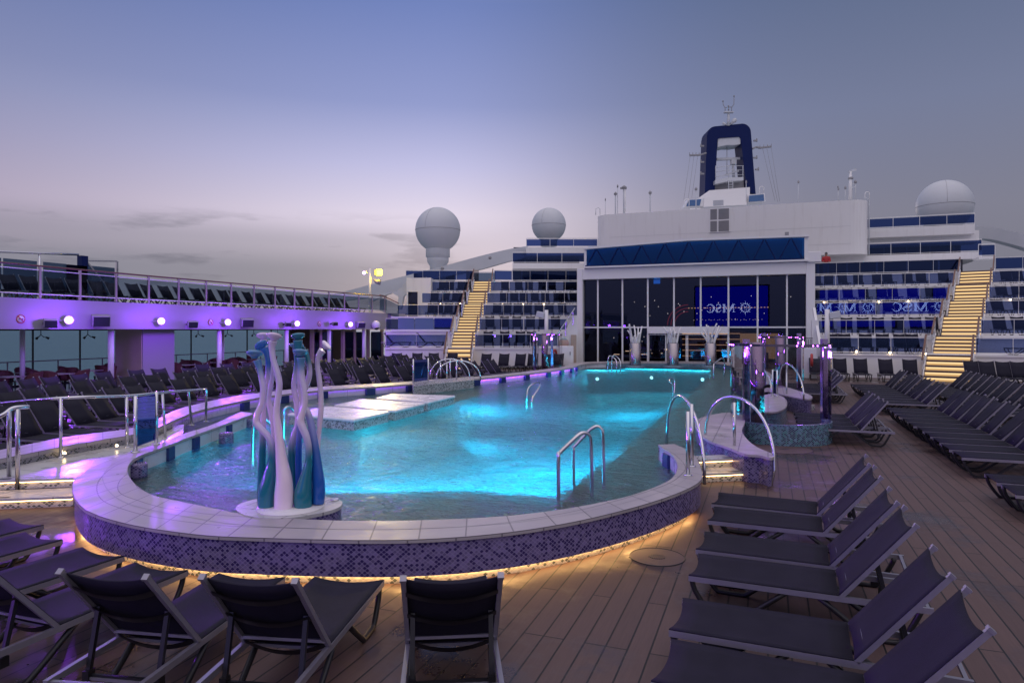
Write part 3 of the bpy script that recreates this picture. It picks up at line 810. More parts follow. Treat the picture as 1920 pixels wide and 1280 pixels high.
# ---- island of stone with the right-hand arches, and the second one by the glass shower
def stone(px, label, cover=M['mosaic_dark']):
    poly = catmull([G(a, c, ZR) for a, c in px], 4, closed=True)
    cen = sum(poly, Vector()) / len(poly)
    t = thing('stone_bench', label, 'stone ledge', (cen.x, cen.y, 0))
    MB().prism(poly, ZR - .04, ZR).build('coping', M['coping'], t)
    b = MB(); ln = [cen + (p - cen) * .97 for p in poly]; ln.append(ln[0])
    b.strip(setz(ln, ZR - .04), setz(ln, -.3)); b.build('mosaic_side', cover, t)
    return t
stone([(1303, 797), (1310, 785), (1335, 777), (1368, 773), (1392, 778), (1397, 790), (1391, 806), (1400, 822), (1420, 838), (1450, 851), (1446, 858), (1425, 853), (1395, 850), (1365, 838), (1335, 828), (1316, 816)], 'pale curved stone ledge between the pool and the front glass shower')
stone([(1405, 752), (1425, 742), (1450, 738), (1470, 745), (1476, 756), (1470, 766), (1452, 772), (1425, 771), (1402, 766)], 'small pale rounded stone ledge behind the front glass shower', M['mosaic_blue'])
stone([(1428, 722), (1460, 722), (1500, 733), (1522, 742), (1516, 748), (1480, 742), (1440, 733)], 'low purple lit wall beside the second right-hand steps')
flight('pool_steps', 'two lit steps behind the front glass shower', [((1462, 746), (1508, 749)), ((1464, 757), (1513, 761))], [.30, .15])

# ---- stainless rails
def rail(name, label, runs, r=.024, cat='handrail', group=None, feet=()):
    P0 = runs[0][0]
    t = thing(name, label, cat, (P0.x, P0.y, min(p.z for q in runs for p in q)), group)
    for i, q in enumerate(runs):
        MB().tube(q, r, 10).build('rail_tube' if i == 0 or len(q) > 2 else 'post', M['steel'], t)
    for p in feet:
        MB().lathe(p, [(.06, 0), (.06, .01), (.03, .018)], 14).build('foot_plate', M['steel'], t)
    return t
def bend(pts, sub=5): return catmull(pts, sub)
# two ladder rails in the pool front
def hoop(pxs, d_a, d_b):
    n = len(pxs)
    return [A(x, y, d_a + (d_b - d_a) * i / (n - 1)) for i, (x, y) in enumerate(pxs)]
rail('pool_ladder', 'nearer bent steel handrail rising from the front of the pool', [bend(hoop([(1047, 1000), (1047, 930), (1047, 856), (1050, 848), (1075, 824), (1085, 815), (1094, 811), (1102, 814), (1107, 826), (1109, 880), (1111, 980)], 9.0, 9.25), 4)], .026, 'pool handrail', 'pair of bent handrails at the pool front')
rail('pool_ladder', 'farther bent steel handrail rising from the front of the pool', [bend(hoop([(1075, 960), (1075, 900), (1075, 844), (1078, 836), (1100, 812), (1110, 803), (1119, 799), (1126, 803), (1130, 814), (1131, 860), (1133, 950)], 9.95, 9.9), 4)], .026, 'pool handrail', 'pair of bent handrails at the pool front')
q = [G(px, py, .10) for px, py in ((1048, 958), (1062, 936), (1080, 917), (1098, 906), (1105, 912), (1092, 934), (1070, 956))]
tag(MB().prism(q, .02, .12).build('ladder_step', M['tan']), 'tan step between the bent handrails just under the water', 'step')
def arch(label, foot0, apex, foot1, d0, d1, group, z0=None):
    n = 20; pts = []
    for i in range(n + 1):
        a = math.pi * i / n
        u = (1 - math.cos(a)) / 2
        d = d0 + (d1 - d0) * u
        x = foot0[0] + (foot1[0] - foot0[0]) * u
        yb = foot0[1] + (foot1[1] - foot0[1]) * u
        am = (foot0[0] + foot1[0]) / 2
        ymid = (foot0[1] + foot1[1]) / 2
        pts.append(A(x, yb - (ymid - apex) * math.sin(a) ** .8, d))
    return pts
g = 'arched steel rails over the right-hand steps'
ar = arch('', (1250, 835), 748, (1321, 908), 12.9, 10.6, g)
rail('arched_rail', 'arched steel rail on the pool side of the lit right-hand steps', [ar], .026, 'handrail', g)
ar = arch('', (1322, 835), 746, (1452, 880), 12.9, 10.75, g)
rail('arched_rail', 'arched steel rail on the lounger side of the lit right-hand steps', [ar + [G(1446, 910, 0)], [A(1377, 754, 11.7), G(1377, 852, .30)]], .026, 'handrail', g)
for px, py, tp, lab in ((1290, 891, 771, 'nearer of two steel posts on the rim inside the arched rail'), (1297, 874, 757, 'farther of two steel posts on the rim inside the arched rail')):
    p = G(px, py, ZR); d = p.x * -ST + p.y * CT
    rail('steel_post', lab, [[p, A(px, tp, d)]], .028, 'post', 'steel posts on the rim by the arched rails', [p])
g = 'arched rails of the second right-hand steps'
rail('arched_rail', 'small arched steel rail by the second right-hand steps behind the glass', [arch('', (1462, 712), 686, (1507, 748), 22.5, 19.5, g) + [G(1503, 757, 0)], [A(1475, 689, 21.5), A(1475, 738, 21)]], .026, 'handrail', g)
rail('arched_rail', 'small arched steel rail partly behind the mirrored shower column', [arch('', (1410, 715), 690, (1448, 745), 23.5, 20.5, g)], .026, 'handrail', g)
# arches on the left bridge
g = 'arched rails on the bridge of the left pool wall'
for (x0, x1, ap, d, lab) in ((806, 881, 673, 27.6, 'farther arched steel rail on the purple lit bridge of the left pool wall'), (818, 901, 676, 26.4, 'nearer arched steel rail on the purple lit bridge of the left pool wall')):
    p0 = A(x0, 690, d); p1 = A(x1, 712, d)
    xm = (x0 + x1) / 2
    z0 = G(x0, 712, .4).z
    a0 = [A(x0 + (x1 - x0) * (1 - math.cos(math.pi * i / 20)) / 2, 714 - (714 - ap) * math.sin(math.pi * i / 20) ** .75, d) for i in range(21)]
    rail('arched_rail', lab, [a0, [A(x0 + 20, ap + 6, d), A(x0 + 20, 714, d)], [A(x0 + 38, ap, d), A(x0 + 38, 714, d)]], .028, 'handrail', g)
# bridge block itself
br = [G(px, py, .52) for px, py in ((700, 724), (795, 716), (800, 711), (890, 704), (891, 714), (887, 717), (790, 727), (705, 729))]
t = thing('bridge_step', 'purple lit mosaic bridge block below the arched rails on the left pool wall', 'bridge', (br[0].x, br[0].y, 0))
q = [G(px, py, .5) for px, py in ((772, 716), (888, 705), (889, 712), (775, 724))]
MB().prism(q, -.2, .5).build('mosaic_block', M['mosaic_light'], t)
# blue glass gates
def gate(label, base0, base1, top0, z0=ZR):
    p0, p1 = G(*base0, z0), G(*base1, z0)
    d = p0.x * -ST + p0.y * CT
    zt = H - (top0 - HOR) * d / F
    t = thing('glass_gate', label, 'glass gate', (p0.x, p0.y, z0), 'blue glass panels between steel posts')
    for p in (p0, p1):
        MB().tube([p, Vector((p.x, p.y, zt))], .03, 12).build('post', M['steel'], t)
        MB().lathe(p, [(.07, 0), (.07, .012), (.035, .02)], 14).build('foot_plate', M['steel'], t)
    a, c = p0.lerp(p1, .06), p0.lerp(p1, .94)
    MB().bar((a.x, a.y, (z0 + zt) / 2 + .02), (c.x, c.y, (z0 + zt) / 2 + .02), .014, zt - z0 - .12).build('glass_panel', M['glass_blue'], t)
    return t
gate('blue glass panel between two steel posts on the rim beside the walkway', (254, 847), (293, 832), 742)
gate('dark blue glass panel standing on the left pool wall beside the arched rails', (775, 720), (803, 716.5), 673, ZR)
gate('slim dark blue glass panel on the small ledge behind the front glass shower', (1449, 742), (1457, 743), 693, ZR)
# long walkway handrail
ps = []
tops = [(-120, 770), (0, 756), (114, 746), (237, 742), (292, 737), (340, 733), (387, 729.5)]
base = [None, None, (114, 857), (239, 838), (310, 822), (359, 797), (386, 797)]
run = []
def zat(px, py, d): return A(px, py, d)
dl = [13.2, 12.3, 11.5, 12.4, 13.0, 14.0, 15.2]
hand = [A(x, y, d) for (x, y), d in zip(tops, dl)]
t_runs = [bend(hand, 4)]
for (bx, by), (tx, ty) in (((114, 857), (114, 747)), ((239, 838), (239, 742)), ((310, 822), (310, 740)), ((359, 797), (359, 736)), ((386, 790), (386, 730))):
    p = G(bx, by, .30 if bx < 300 else .30)
    # the top of the post meets the handrail
    c = min(t_runs[0], key=lambda h: abs((F * (h.x * CT + h.y * ST) / (h.x * -ST + h.y * CT) + 960) - tx))
    t_runs.append([Vector((p.x, p.y, p.z)), Vector((c.x, c.y, c.z))])
rail('walkway_handrail', 'long steel handrail on posts along the raised walkway at the left', t_runs, .026, 'handrail', None, [q[0] for q in t_runs[1:]])
hp = [A(-60, 800, 9.3), A(0, 780, 9.4), A(22, 766, 9.5), A(40, 763, 9.6), A(53, 762.5, 9.7)]
rail('step_handrail', 'thick short steel handrail with rounded end at the left steps', [bend(hp, 5), [A(17, 770, 9.45), G(17, 893, .30)], [A(33, 766, 9.55), G(33, 917, .15)]], .03, 'handrail')
# small steel rails in the water
def ladder(label, pts, d, group=None, r=.024):
    rail('pool_ladder', label, [bend([A(x, y, dd) for x, y, dd in pts], 4)], r, 'pool handrail', group)
g = 'ladder rails at the far end of the pool'
for k, (dx, dd, lab) in enumerate(((0, 0, 'left rail of the far ladder in front of the façade'), (7, .8, 'right rail of the far ladder in front of the façade'))):
    ladder(lab, [(1140 + dx, 700, 36 + dd), (1140 + dx, 685, 36 + dd), (1141 + dx, 670 - dd, 36 + dd), (1145 + dx, 667 - dd, 36 + dd), (1149 + dx, 669 - dd, 35.5 + dd), (1156 + dx, 678, 35 + dd), (1156 + dx, 704, 35 + dd)], 36, g, .028)
for k, (dx, dd, lab) in enumerate(((0, 0, 'bent rail of the far right ladder beside the glass shower'),)):
    ladder(lab, [(1338, 712, 30), (1338, 686, 30), (1341, 680, 30.3), (1350, 673, 30.8), (1354, 671.5, 31), (1358, 675, 31.3), (1358, 706, 31.3)], 30, g, .028)
ladder('small looped steel rail standing in the middle of the pool toward the left wall', [(988, 770, 21), (988, 740, 21), (991, 727, 21.1), (999, 720, 21.3), (1008, 717, 21.6), (1012, 720, 21.8), (1010, 728, 21.6), (998, 748, 21.2), (998, 770, 21.2)], 21)
ladder('short steel grab rail standing in the deep end of the pool', [(1262, 745, 24), (1261, 725, 24), (1255, 714, 24), (1257, 710, 24.2), (1262, 711, 24.3), (1265, 718, 24.3), (1264, 740, 24.2)], 24)
ladder('bent steel rail behind the sculpture', [(532, 830, 13), (532, 790, 13), (532, 772, 13), (536, 764, 13), (543, 763, 13.1), (549, 768, 13.2), (562, 786, 13.2), (566, 830, 13.2)], 13)
ladder('slanted steel rail to the left of the sculpture', [(474, 880, 12), (474, 830, 12), (476, 788, 12), (479, 780, 12.1), (487, 776, 12.2), (496, 784, 12.3), (512, 806, 12.4), (512, 880, 12.4)], 12)

# ---- coral fountains at the far end
random.seed(3)
for (px, lab, seed) in ((1191, 'leftmost steel drum fountain with coral arms before the façade', 1), (1262, 'middle steel drum fountain with coral arms before the sliding doors', 2), (1332, 'rightmost steel drum fountain with coral arms before the façade', 5)):
    random.seed(seed)
    p = G(px, 688, ZW)
    t = thing('coral_fountain', lab, 'fountain', (p.x, p.y, ZW), 'steel drum fountains at the far end')
    MB().lathe((p.x, p.y, .0), [(.62, -.3), (.62, .28), (.56, .30)], 28).build('mosaic_foot', M['mosaic_blue'], t)
    MB().lathe((p.x, p.y, .3), [(.33, 0), (.34, .05), (.34, 1.28), (.30, 1.32), (.001, 1.30)], 28).build('drum', M['drum'], t)
    for k in range(9):
        a = 2 * math.pi * k / 9 + random.random() * .5
        r0 = .1 + .14 * random.random(); hgt = .5 + .75 * random.random()
        pts = []; rr_ = []
        out = .12 + .36 * random.random()
        for i in range(7):
            u = i / 6
            pts.append(Vector((p.x + math.cos(a + u * .5) * (r0 + out * u ** 1.6), p.y + math.sin(a + u * .5) * (r0 + out * u ** 1.6), 1.55 + hgt * u)))
            rr_.append(.075 * (1 - .5 * u))
        MB().tube(pts, rr_, 7).build('coral_arm', M['white_clean'], t)

# ---- glass showers
def shower(label, px0, px1, dist, ztop, colpx, postpx, bowl=True):
    r = (px1 - px0) / 2 / F * dist
    c = A((px0 + px1) / 2, HOR, dist); c.z = 0
    t = thing('glass_shower', label, 'shower', c, 'round glass showers')
    def ring(a0, a1, n=26, rr=r):
        return [Vector((c.x + rr * math.cos(a), c.y + rr * math.sin(a), 0)) for a in (a0 + (a1 - a0) * i / n for i in range(n + 1))]
    ph = TH + math.pi * 1.5          # direction toward the camera
    b = MB()
    seg = ring(ph - 2.6, ph + 1.5, 40)
    b.strip(setz(seg, .44), setz(seg, ztop)); b.build('curved_glass', M['glass_clear'], t)
    b = MB(); i1 = ring(ph - 2.6, ph + 1.5, 40, r - .01); i2 = ring(ph - 2.6, ph + 1.5, 40, r + .01)
    b.strip(setz(i1, ztop), setz(i2, ztop), flip=True); b.strip(setz(i2, ztop - .05), setz(i2, ztop)); b.strip(setz(i1, ztop), setz(i1, ztop - .05))
    b.build('top_band', M['chrome'], t)
    b = MB()
    for k, q in enumerate(ring(ph - 2.4, ph + 1.4, 34, r + .015)):
        if k in (4, 5, 7, 8, 13, 21, 22, 24, 25, 29): b.box((q.x, q.y, ztop - .03), (.018, .018, .02), TH + k * .1)
    b.build('violet_glints', M['led_violet'], t)  # glowing specks stand in for violet glints on the chrome band
    if bowl:
        full = ring(ph - 1.75, ph + 1.55, 40, r + .02); inn = ring(ph - 1.75, ph + 1.55, 40, r - .13)
        b = MB(); b.strip(setz(full, 0), setz(full, .44)); b.strip(setz(inn, .44), setz(inn, 0)); b.strip(setz(full, .44), setz(inn, .44))
        b.build('mosaic_bowl', M['mosaic_blue'], t)
    for (px, dd, rad) in colpx:
        q = A(px, HOR, dist + dd)
        MB().lathe((q.x, q.y, 0), [(rad, 0), (rad, ztop + .02), (.001, ztop + .03)], 32).build('mirror_column', M['chrome'], t)
    for (px, dd) in postpx:
        q = A(px, HOR, dist + dd)
        MB().box((q.x, q.y, ztop / 2 + .1), (.12, .12, ztop + .2 - .2), TH).build('post', M['light_tinted_chrome'], t)
        MB().box((q.x, q.y, ztop - .09), (.03, .128, .02), TH).build('purple_lamp', M['led_purple'], t)
        ld = bpy.data.lights.new('shower_light', 'POINT'); ld.energy = 16; ld.color = (.45, .15, 1.0); ld.shadow_soft_size = .08
        lo_ = bpy.data.objects.new('shower_light', ld); COL.objects.link(lo_); lo_.parent = t; lo_.location = Vector((q.x - .12 * ST * -1, q.y - .25, ztop - .25)) - WO[t]
    return t
shower('front round glass shower with a mirrored column and blue mosaic bowl beside the loungers', 1374, 1550, 15.3, 2.13, [(1420, .1, .15)], [(1399, -.25), (1545, .1)])
shower('second glass shower with purple lit posts behind the front one', 1426, 1504, 24.0, 2.2, [(1463, .1, .16)], [(1432, .1), (1498, .3)], False)
shower('far left glass shower with purple lit posts near the left tier of terraces', 998, 1054, 35.5, 2.2, [(1021, .1, .16)], [(1003, -.3), (1035, .3)], False)
# round drains in the deck
M['drain'] = mat('drain_plate', (.098, .062, .060), .55, noise=.15)
for (px, py, r, lab) in ((1232, 1044, .29, 'round deck drain with a grille beside the glowing pool wall'), (1470, 842, .55, 'round tiled drain patch in front of the front glass shower')):
    p = G(px, py, 0)
    t = thing('deck_drain', lab, 'drain', (p.x, p.y, 0))
    b = MB(); b.lathe((p.x, p.y, 0), [(r, .001), (r, .005), (r - .012, .0052)], 40); b.lathe((p.x, p.y, 0), [(r - .012, .0045), (.001, .0048)], 40, smooth=False)
    b.build('cover_plate', M['drain'], t)
    MB().tube([Vector((p.x + r * math.cos(a), p.y + r * math.sin(a), .004)) for a in [2 * math.pi * k / 40 for k in range(40)]], .006, 4, closed=True).build('rim_joint', M['dark'], t)
    for k in range(9):
        MB().box((p.x - .08 + k * .02, p.y, .007), (.010, .15 * math.sqrt(max(.05, 1 - ((k - 4) / 4.6) ** 2)), .004)).build('grille_bar', M['dark'], t)
M['drain_done'] = None; del M['drain_done']

# ---- lamps under the water: real fittings on the basin wall with their own light
for i, (px, py, en, lab) in enumerate(((1120, 697, 32, 'first underwater lamp from the left at the far end of the pool'), (1222, 695, 32, 'second underwater lamp from the left at the far end of the pool'),
                              (1318, 698, 32, 'last underwater lamp at the far right end of the pool'), (1255, 778, 230, 'underwater lamp on the right basin wall by the front glass shower'), (1120, 886, 400, 'underwater lamp on the right basin wall near the front handrails'),
                              (900, 930, 330, 'underwater lamp on the basin wall below the front rim'), (640, 815, 90, 'underwater lamp beside the white sunbed islands'), (620, 939, 260, 'underwater lamp on the basin wall right of the sculpture'), (860, 765, 260, 'underwater lamp on the left basin wall past the sunbed islands'))):
    p = G(px, py, ZS)
    cen = G(1080, 760, 0)
    di = (Vector((cen.x, cen.y, 0)) - Vector((p.x, p.y, 0))).normalized()
    c = Vector((p.x, p.y, -.35)) + di * .10
    t = thing('underwater_lamp', lab, 'pool lamp', c, 'lamps under the pool water')
    ax = Matrix((Vector((-di.y, di.x, 0)), Vector((0, 0, 1)), di)).transposed()
    MB().lathe(c, [(.11, -.06), (.12, 0), (.10, .01)], 20, axis=ax).build('housing', M['steel'], t)
    MB().lathe(c + di * .012, [(.095, 0), (.001, .004)], 20, axis=ax).build('lens', M['led_pool'], t)
    ld = bpy.data.lights.new('underwater_light', 'AREA'); ld.shape = 'RECTANGLE'; ld.size = 3.0; ld.size_y = .7; ld.energy = en * 1.25; ld.color = (.015, .54, .74)
    lo_ = bpy.data.objects.new('underwater_light', ld); COL.objects.link(lo_); lo_.parent = t
    lo_.location = di * .12
    lo_.rotation_euler = (di + Vector((0, 0, -.22))).to_track_quat('-Z', 'Y').to_euler()
# ================================================================== LOUNGERS
LW = .63; SEATL = 1.17; BACKL = .78; SH = .34
def sling(x0, x1, width, fn, concave0=0.0, concave1=0.0, sag=.02, nx=8, ny=8):
    b = MB(); vs = []; fs = []
    th = .010
    for side in (0, 1):
        for i in range(nx + 1):
            for j in range(ny + 1):
                v = j / ny * 2 - 1
                bow = 1 - v * v
                a = x0 + concave0 * bow; e = x1 - concave1 * bow
                s = a + (e - a) * i / nx
                p, nrm = fn(s)
                q = Vector((p.x, v * width / 2, p.z)) - nrm * (sag * bow + side * th)
                vs.append(q)
    k = (nx + 1) * (ny + 1)
    I = lambda i, j: i * (ny + 1) + j
    for i in range(nx):
        for j in range(ny):
            f = (I(i, j), I(i + 1, j), I(i + 1, j + 1), I(i, j + 1))
            fs.append(f); fs.append(tuple(k + q for q in reversed(f)))
    for i in range(nx):
        fs.append((I(i, 0), k + I(i, 0), k + I(i + 1, 0), I(i + 1, 0)))
        fs.append((I(i + 1, ny), k + I(i + 1, ny), k + I(i, ny), I(i, ny)))
    for j in range(ny):
        fs.append((I(0, j + 1), k + I(0, j + 1), k + I(0, j), I(0, j)))
        fs.append((I(nx, j), k + I(nx, j), k + I(nx, j + 1), I(nx, j + 1)))
    b.add(vs, fs, smooth=True)
    return b
def make_lounger(name, level, ang):
    """level 2: every part, 1: main parts, 0: three parts for the far terraces"""
    a = math.radians(ang); ca, sa = math.cos(a), math.sin(a)
    t = thing(name, 'x', 'sun lounger')
    flat_fn = lambda s: (Vector((s, 0, SH)), Vector((0, 0, 1)))
    back_fn = lambda s: (Vector((SEATL + s * ca, 0, SH + s * sa)), Vector((-sa, 0, ca)))
    sl = M['sling'] if level == 2 else M['sling_far']
    g = (8, 8) if level == 2 else ((3, 4) if level == 1 else (1, 2))
    sling(.0, SEATL, LW - .022, flat_fn, .03, 0, .026 if level == 2 else .016, *g).build('seat', sl, t)
    bk = sling(.0, BACKL, LW - .022, back_fn, 0, .04, .018, *g).build('backrest', sl, t)
    al = M['alu'] if level else M['grey']
    f = MB(); bf = MB(); hw = LW / 2 - .02
    for s in (-1, 1):
        f.bar((0, s * hw, SH - .032), (1.82, s * hw, SH - .032), .03, .044)
        bf.bar((SEATL + .022 * sa, s * hw, SH - .022 * ca), (SEATL + (BACKL + .03) * ca + .022 * sa, s * hw, SH + (BACKL + .03) * sa - .022 * ca), .03, .032)
    bf.bar((SEATL + .08 * ca + .03 * sa, -hw, SH + .08 * sa - .03 * ca), (SEATL + .08 * ca + .03 * sa, hw, SH + .08 * sa - .03 * ca), .02)
    f.bar((1.79, -hw, SH - .035), (1.79, hw, SH - .02), .025)
    f.bar((1.15, -hw, SH - .05), (1.15, hw, SH - .05), .022)
    if level:
        f.build('frame', al, t); bf.build('back_frame', al, t)
    else:
        f.v += bf.v; o = len(f.v) - len(bf.v)
        f.f += [[o + k for k in q] for q in bf.f]; f.uv += bf.uv; f.sm += bf.sm
    def leg(b, s, kind):
        y = s * (hw - .02)
        r = .023
        if kind == 'foot':
            P = [(.02, y, SH - .03), (.05, y, .20), (.16, y, .04), (.22, y, .018), (.40, y, .018), (.47, y, .05), (.78, y, SH - .05)]
        else:
            P = [(1.74, y, SH - .05), (1.70, y, .20), (1.62, y, .05), (1.56, y, .018), (1.42, y, .018), (1.34, y, .05), (1.02, y, SH - .05)]
        if level == 2:
            b.tube(catmull([Vector(p) for p in P], 3), r, 8)
        else:
            for p, q in zip(P[0:-1], P[1:]):
                b.bar(p, q, .034, .034)
    if level:
        for kind in ('foot', 'head'):
            for s in (-1, 1):
                b = MB(); leg(b, s, kind); b.build('leg', M['black'], t)
        b = MB()
        for s in (-1, 1):
            y = s * (hw - .045)
            tp = Vector((SEATL + .42 * ca, y, SH + .42 * sa - .03)); bt = Vector((SEATL + .36, y, SH - .10))
            b.bar(tp, bt, .03, .028)
            b.bar(bt + Vector((0, 0, .02)), bt + Vector((.0, 0, -.05)), .045, .06)
        b.bar((SEATL + .36, -hw + .04, SH - .115), (SEATL + .36, hw - .04, SH - .115), .02)
        b.build('prop', M['black'], t)
    else:
        b = MB()
        for kind in ('foot', 'head'):
            for s in (-1, 1): leg(b, s, kind)
        for s in (-1, 1): b.bar((.76, s * (hw - .02), SH - .055), (1.04, s * (hw - .02), SH - .055), .034)
        b.bar((.9, -hw + .02, SH - .055), (.9, hw - .02, SH - .055), .03)
        f.build('frame', al, t)
        b.build('leg_set', M['black'], t)
    if level == 2:
        b = MB()
        b.bar((SEATL + .37, -hw + .05, SH - .13), (SEATL + .37, hw - .05, SH - .13), .018)
        b.build('cross_rod', M['alu'], t)
        b = MB()
        for (s0, dep) in ((.66, .05), (.40, .06), (.04, .07)):
            n = 8; P = []
            for i in range(n + 1):
                v = -1 + 2 * i / n
                p, nrm = back_fn(s0 - .05 * (1 - v * v))
                P.append(Vector((p.x, v * (hw - .01), p.z)) - nrm * (.035 + dep * (1 - v * v) * .6))
            up = [p + Vector((ca, 0, sa)) * .025 for p in P]; dn = [p - Vector((ca, 0, sa)) * .025 for p in P]
            b.strip(dn, up); b.strip([p + Vector((sa, 0, -ca)) * .006 for p in up], [p + Vector((sa, 0, -ca)) * .006 for p in dn])
        b.build('back_strap', M['black'], t)
        b = MB()
        for s in (-1, 1):
            p, nrm = back_fn(BACKL + .03); p = p - nrm * .022
            b.box((p.x, s * hw, p.z), (.02, .04, .04), m=Matrix.Rotation(-a, 3, 'Y'))
        b.build('end_cap', M['alu'], t)
    return t
PROTO = {}
def lounger(loc, rz, label, group, level, ang=50):
    key = (level, ang)
    if key not in PROTO:
        t = make_lounger('sun_lounger', level, ang)
        PROTO[key] = t
        t.location = loc; t.rotation_euler = (0, 0, rz); t['label'] = label; t['group'] = group
        return t
    return dup_tree(PROTO[key], loc, rz, label, group)

# six in the foreground on the right, feet to the pool, in three pairs
pairs = [((1345, 921), (1336, 944)), ((1337, 949), (1328, 973)), ((1318, 995), (1307, 1028)), ((1306, 1036), (1294, 1077)), ((1277, 1118), (1257, 1179)), ((1253, 1194), (1226, 1277))]
labs = ['dark lounger nearest the lit steps, far one of the first pair in the right foreground', 'dark lounger second from the lit steps, near one of the first right foreground pair',
        'dark sling lounger, far one of the middle pair in the right foreground', 'dark sling lounger, near one of the middle pair in the right foreground',
        'dark lounger, far one of the pair closest to the camera at the lower right', 'dark lounger closest to the camera, cut by the bottom edge at the lower right']
for (a, c), lab in zip(pairs, labs):
    p, q = G(*a, SH), G(*c, SH)
    m = (p + q) / 2
    lounger((m.x, m.y, 0), math.radians(-3.2) + random.uniform(-.022, .022), lab, 'loungers in pairs at the right foreground', 2, 50)

# the fan of loungers round the near end of the pool: head position and foot position in pixels
def fan(head, foot, lab, zh=.93, ang=50):
    p = G(*head, zh); q = G(*foot, SH)
    d = Vector((p.x - q.x, p.y - q.y, 0)).normalized()
    base = Vector((p.x, p.y, 0)) - d * (SEATL + BACKL * math.cos(math.radians(ang)) + .02)
    lounger(base, math.atan2(d.y, d.x), lab, 'loungers fanned round the near end of the pool', 2, ang)
fan((848, 1085), (845, 1082), 'dark lounger seen from behind, rightmost of the fan facing the violet pool wall')
fan((468, 1089), (646, 1091), 'dark lounger seen from behind, second from the right in the fan at the bottom')
fan((196, 1080), (470, 1078), 'dark lounger seen from behind, third from the right in the fan at the bottom')
fan((-92, 1049), (295, 1063), 'dark lounger at the lower left, fourth from the right in the fan')
fan((-227, 1009), (188, 1034), 'dark lounger at the lower left, fifth from the right in the fan')
fan((-331, 974), (76, 1005), 'dark lounger cut by the left edge below the lit steps, nearer of two')
fan((-335, 943), (44, 978), 'dark lounger cut by the left edge below the lit steps, farther of two')

# the banks on the right
def bank(X, Ys, group, fmt, level=1, rz=0.0, ang=None):
    n = len(Ys)
    for i, y in enumerate(Ys):
        lounger((X + random.uniform(-.02, .02), y, 0), rz + random.uniform(-.01, .01), fmt.format(nth(i + 1)), group, level, ang or random.choice((46, 48, 48, 51)))
bank(2.98, [10.75, 11.5], 'loungers at the right edge', 'dark lounger at the right edge past the gap, {} from the camera', 2)
bank(3.0, [13.5 + .78 * i for i in range(10)], 'long middle bank of loungers on the right', 'dark lounger, {} from the near end of the long bank at the right')
bank(3.0, [22.4 + .82 * i for i in range(9)], 'far middle bank of loungers on the right', 'dark lounger, {} from the near end of the bank before the right stairs')
bank(.62, [16.25 + .74 * i for i in range(4)], 'loungers beside the front glass shower', 'dark lounger, {} from the camera beside the front glass shower')
bank(.62, [25.0 + .74 * i for i in range(6)], 'loungers beside the second glass shower', 'dark lounger, {} from the camera beyond the second right-hand steps')
bank(5.15, [20.5 + .80 * i for i in range(12)], 'outer bank of loungers on the right', 'dark lounger, {} from the near end of the outer bank near the right stairs')
# facing the camera against the terrace fronts
def facing(px_list, Y, group, fmt, rz0=-math.pi / 2, d=None, level=1, ang=62):
    for i, px in enumerate(px_list):
        p = PY(px, 700, Y) if d is None else A(px, 700, d)
        lounger((p.x, p.y, 0), -(-rz0) + math.pi + random.uniform(-.06, .06), fmt.format(nth(i + 1)), group, level, ang)
facing([1532, 1581, 1622, 1672, 1716], 35.6, 'loungers against the right terrace wall', 'dark lounger facing the pool, {} from left, left of the right stairs')
facing([1842, 1872, 1904, 1936], 34.6, 'loungers against the right terrace wall', 'dark lounger facing the pool, {} from left, right of the right stairs')
rl = math.pi / 2 + TH
for i, (px, dd) in enumerate(((738, 41.6), (776, 41.6), (808, 41.6), (843, 41.2))):
    p = A(px, 700, dd - 2.0)
    lounger((p.x, p.y, 0), rl + random.uniform(-.05, .05), 'dark lounger facing the pool, {} from left, left of the left stairs'.format(nth(i + 1)), 'loungers against the left terrace wall', 1, 62)
for i, (px, dd) in enumerate(((900, 40.8), (935, 40.8), (965, 40.6), (990, 40.8), (1018, 40.6), (1040, 41))):
    p = A(px, 700, dd - 2.2)
    lounger((p.x, p.y, 0), rl - .25 + random.uniform(-.05, .05), 'dark lounger facing the pool, {} from left, right of the left stairs'.format(nth(i + 1)), 'loungers against the left terrace wall', 1, 62)
# the rows along the left pool wall: they follow its curve
wall_line = [(p.x, p.y) for p in lo]
def wallx(y):
    best = min(wall_line, key=lambda q: abs(q[1] - y)); return best[0]
def smooth_wall(y): return sum(wallx(y + k * .6) for k in range(-3, 4)) / 7
NAMES = ['front row along the left pool wall', 'second row along the left pool wall', 'third row along the left pool wall', 'last row along the left pool wall']
for r in range(4):
    y = 6.6 + r * .35; k = 0
    y1 = (31.5, 34, 35, 35.5)[r]
    while y < y1:
        gap = k % 2 == 1
        x = smooth_wall(min(y, 30)) - .45 - 2.42 * r
        ok = x - 1.8 > -23.0
        px = 960 + F * ((x - 1.0) * CT + y * ST) / (-(x - 1.0) * ST + y * CT)
        if ok and px > -160:
            k += 1
            slope = (smooth_wall(min(y, 29) + 1.5) - smooth_wall(min(y, 29) - 1.5)) / 3
            lounger((x + random.uniform(-.06, .06), y, 0), math.pi - math.atan(slope) * .45 + random.uniform(-.03, .03),
                    'dark lounger, {} from the near end, {}'.format(nth(k), NAMES[r]), 'loungers in rows along the left pool wall', 1, random.choice((51, 53, 53, 56)))
        y += .86 if not gap else 1.04
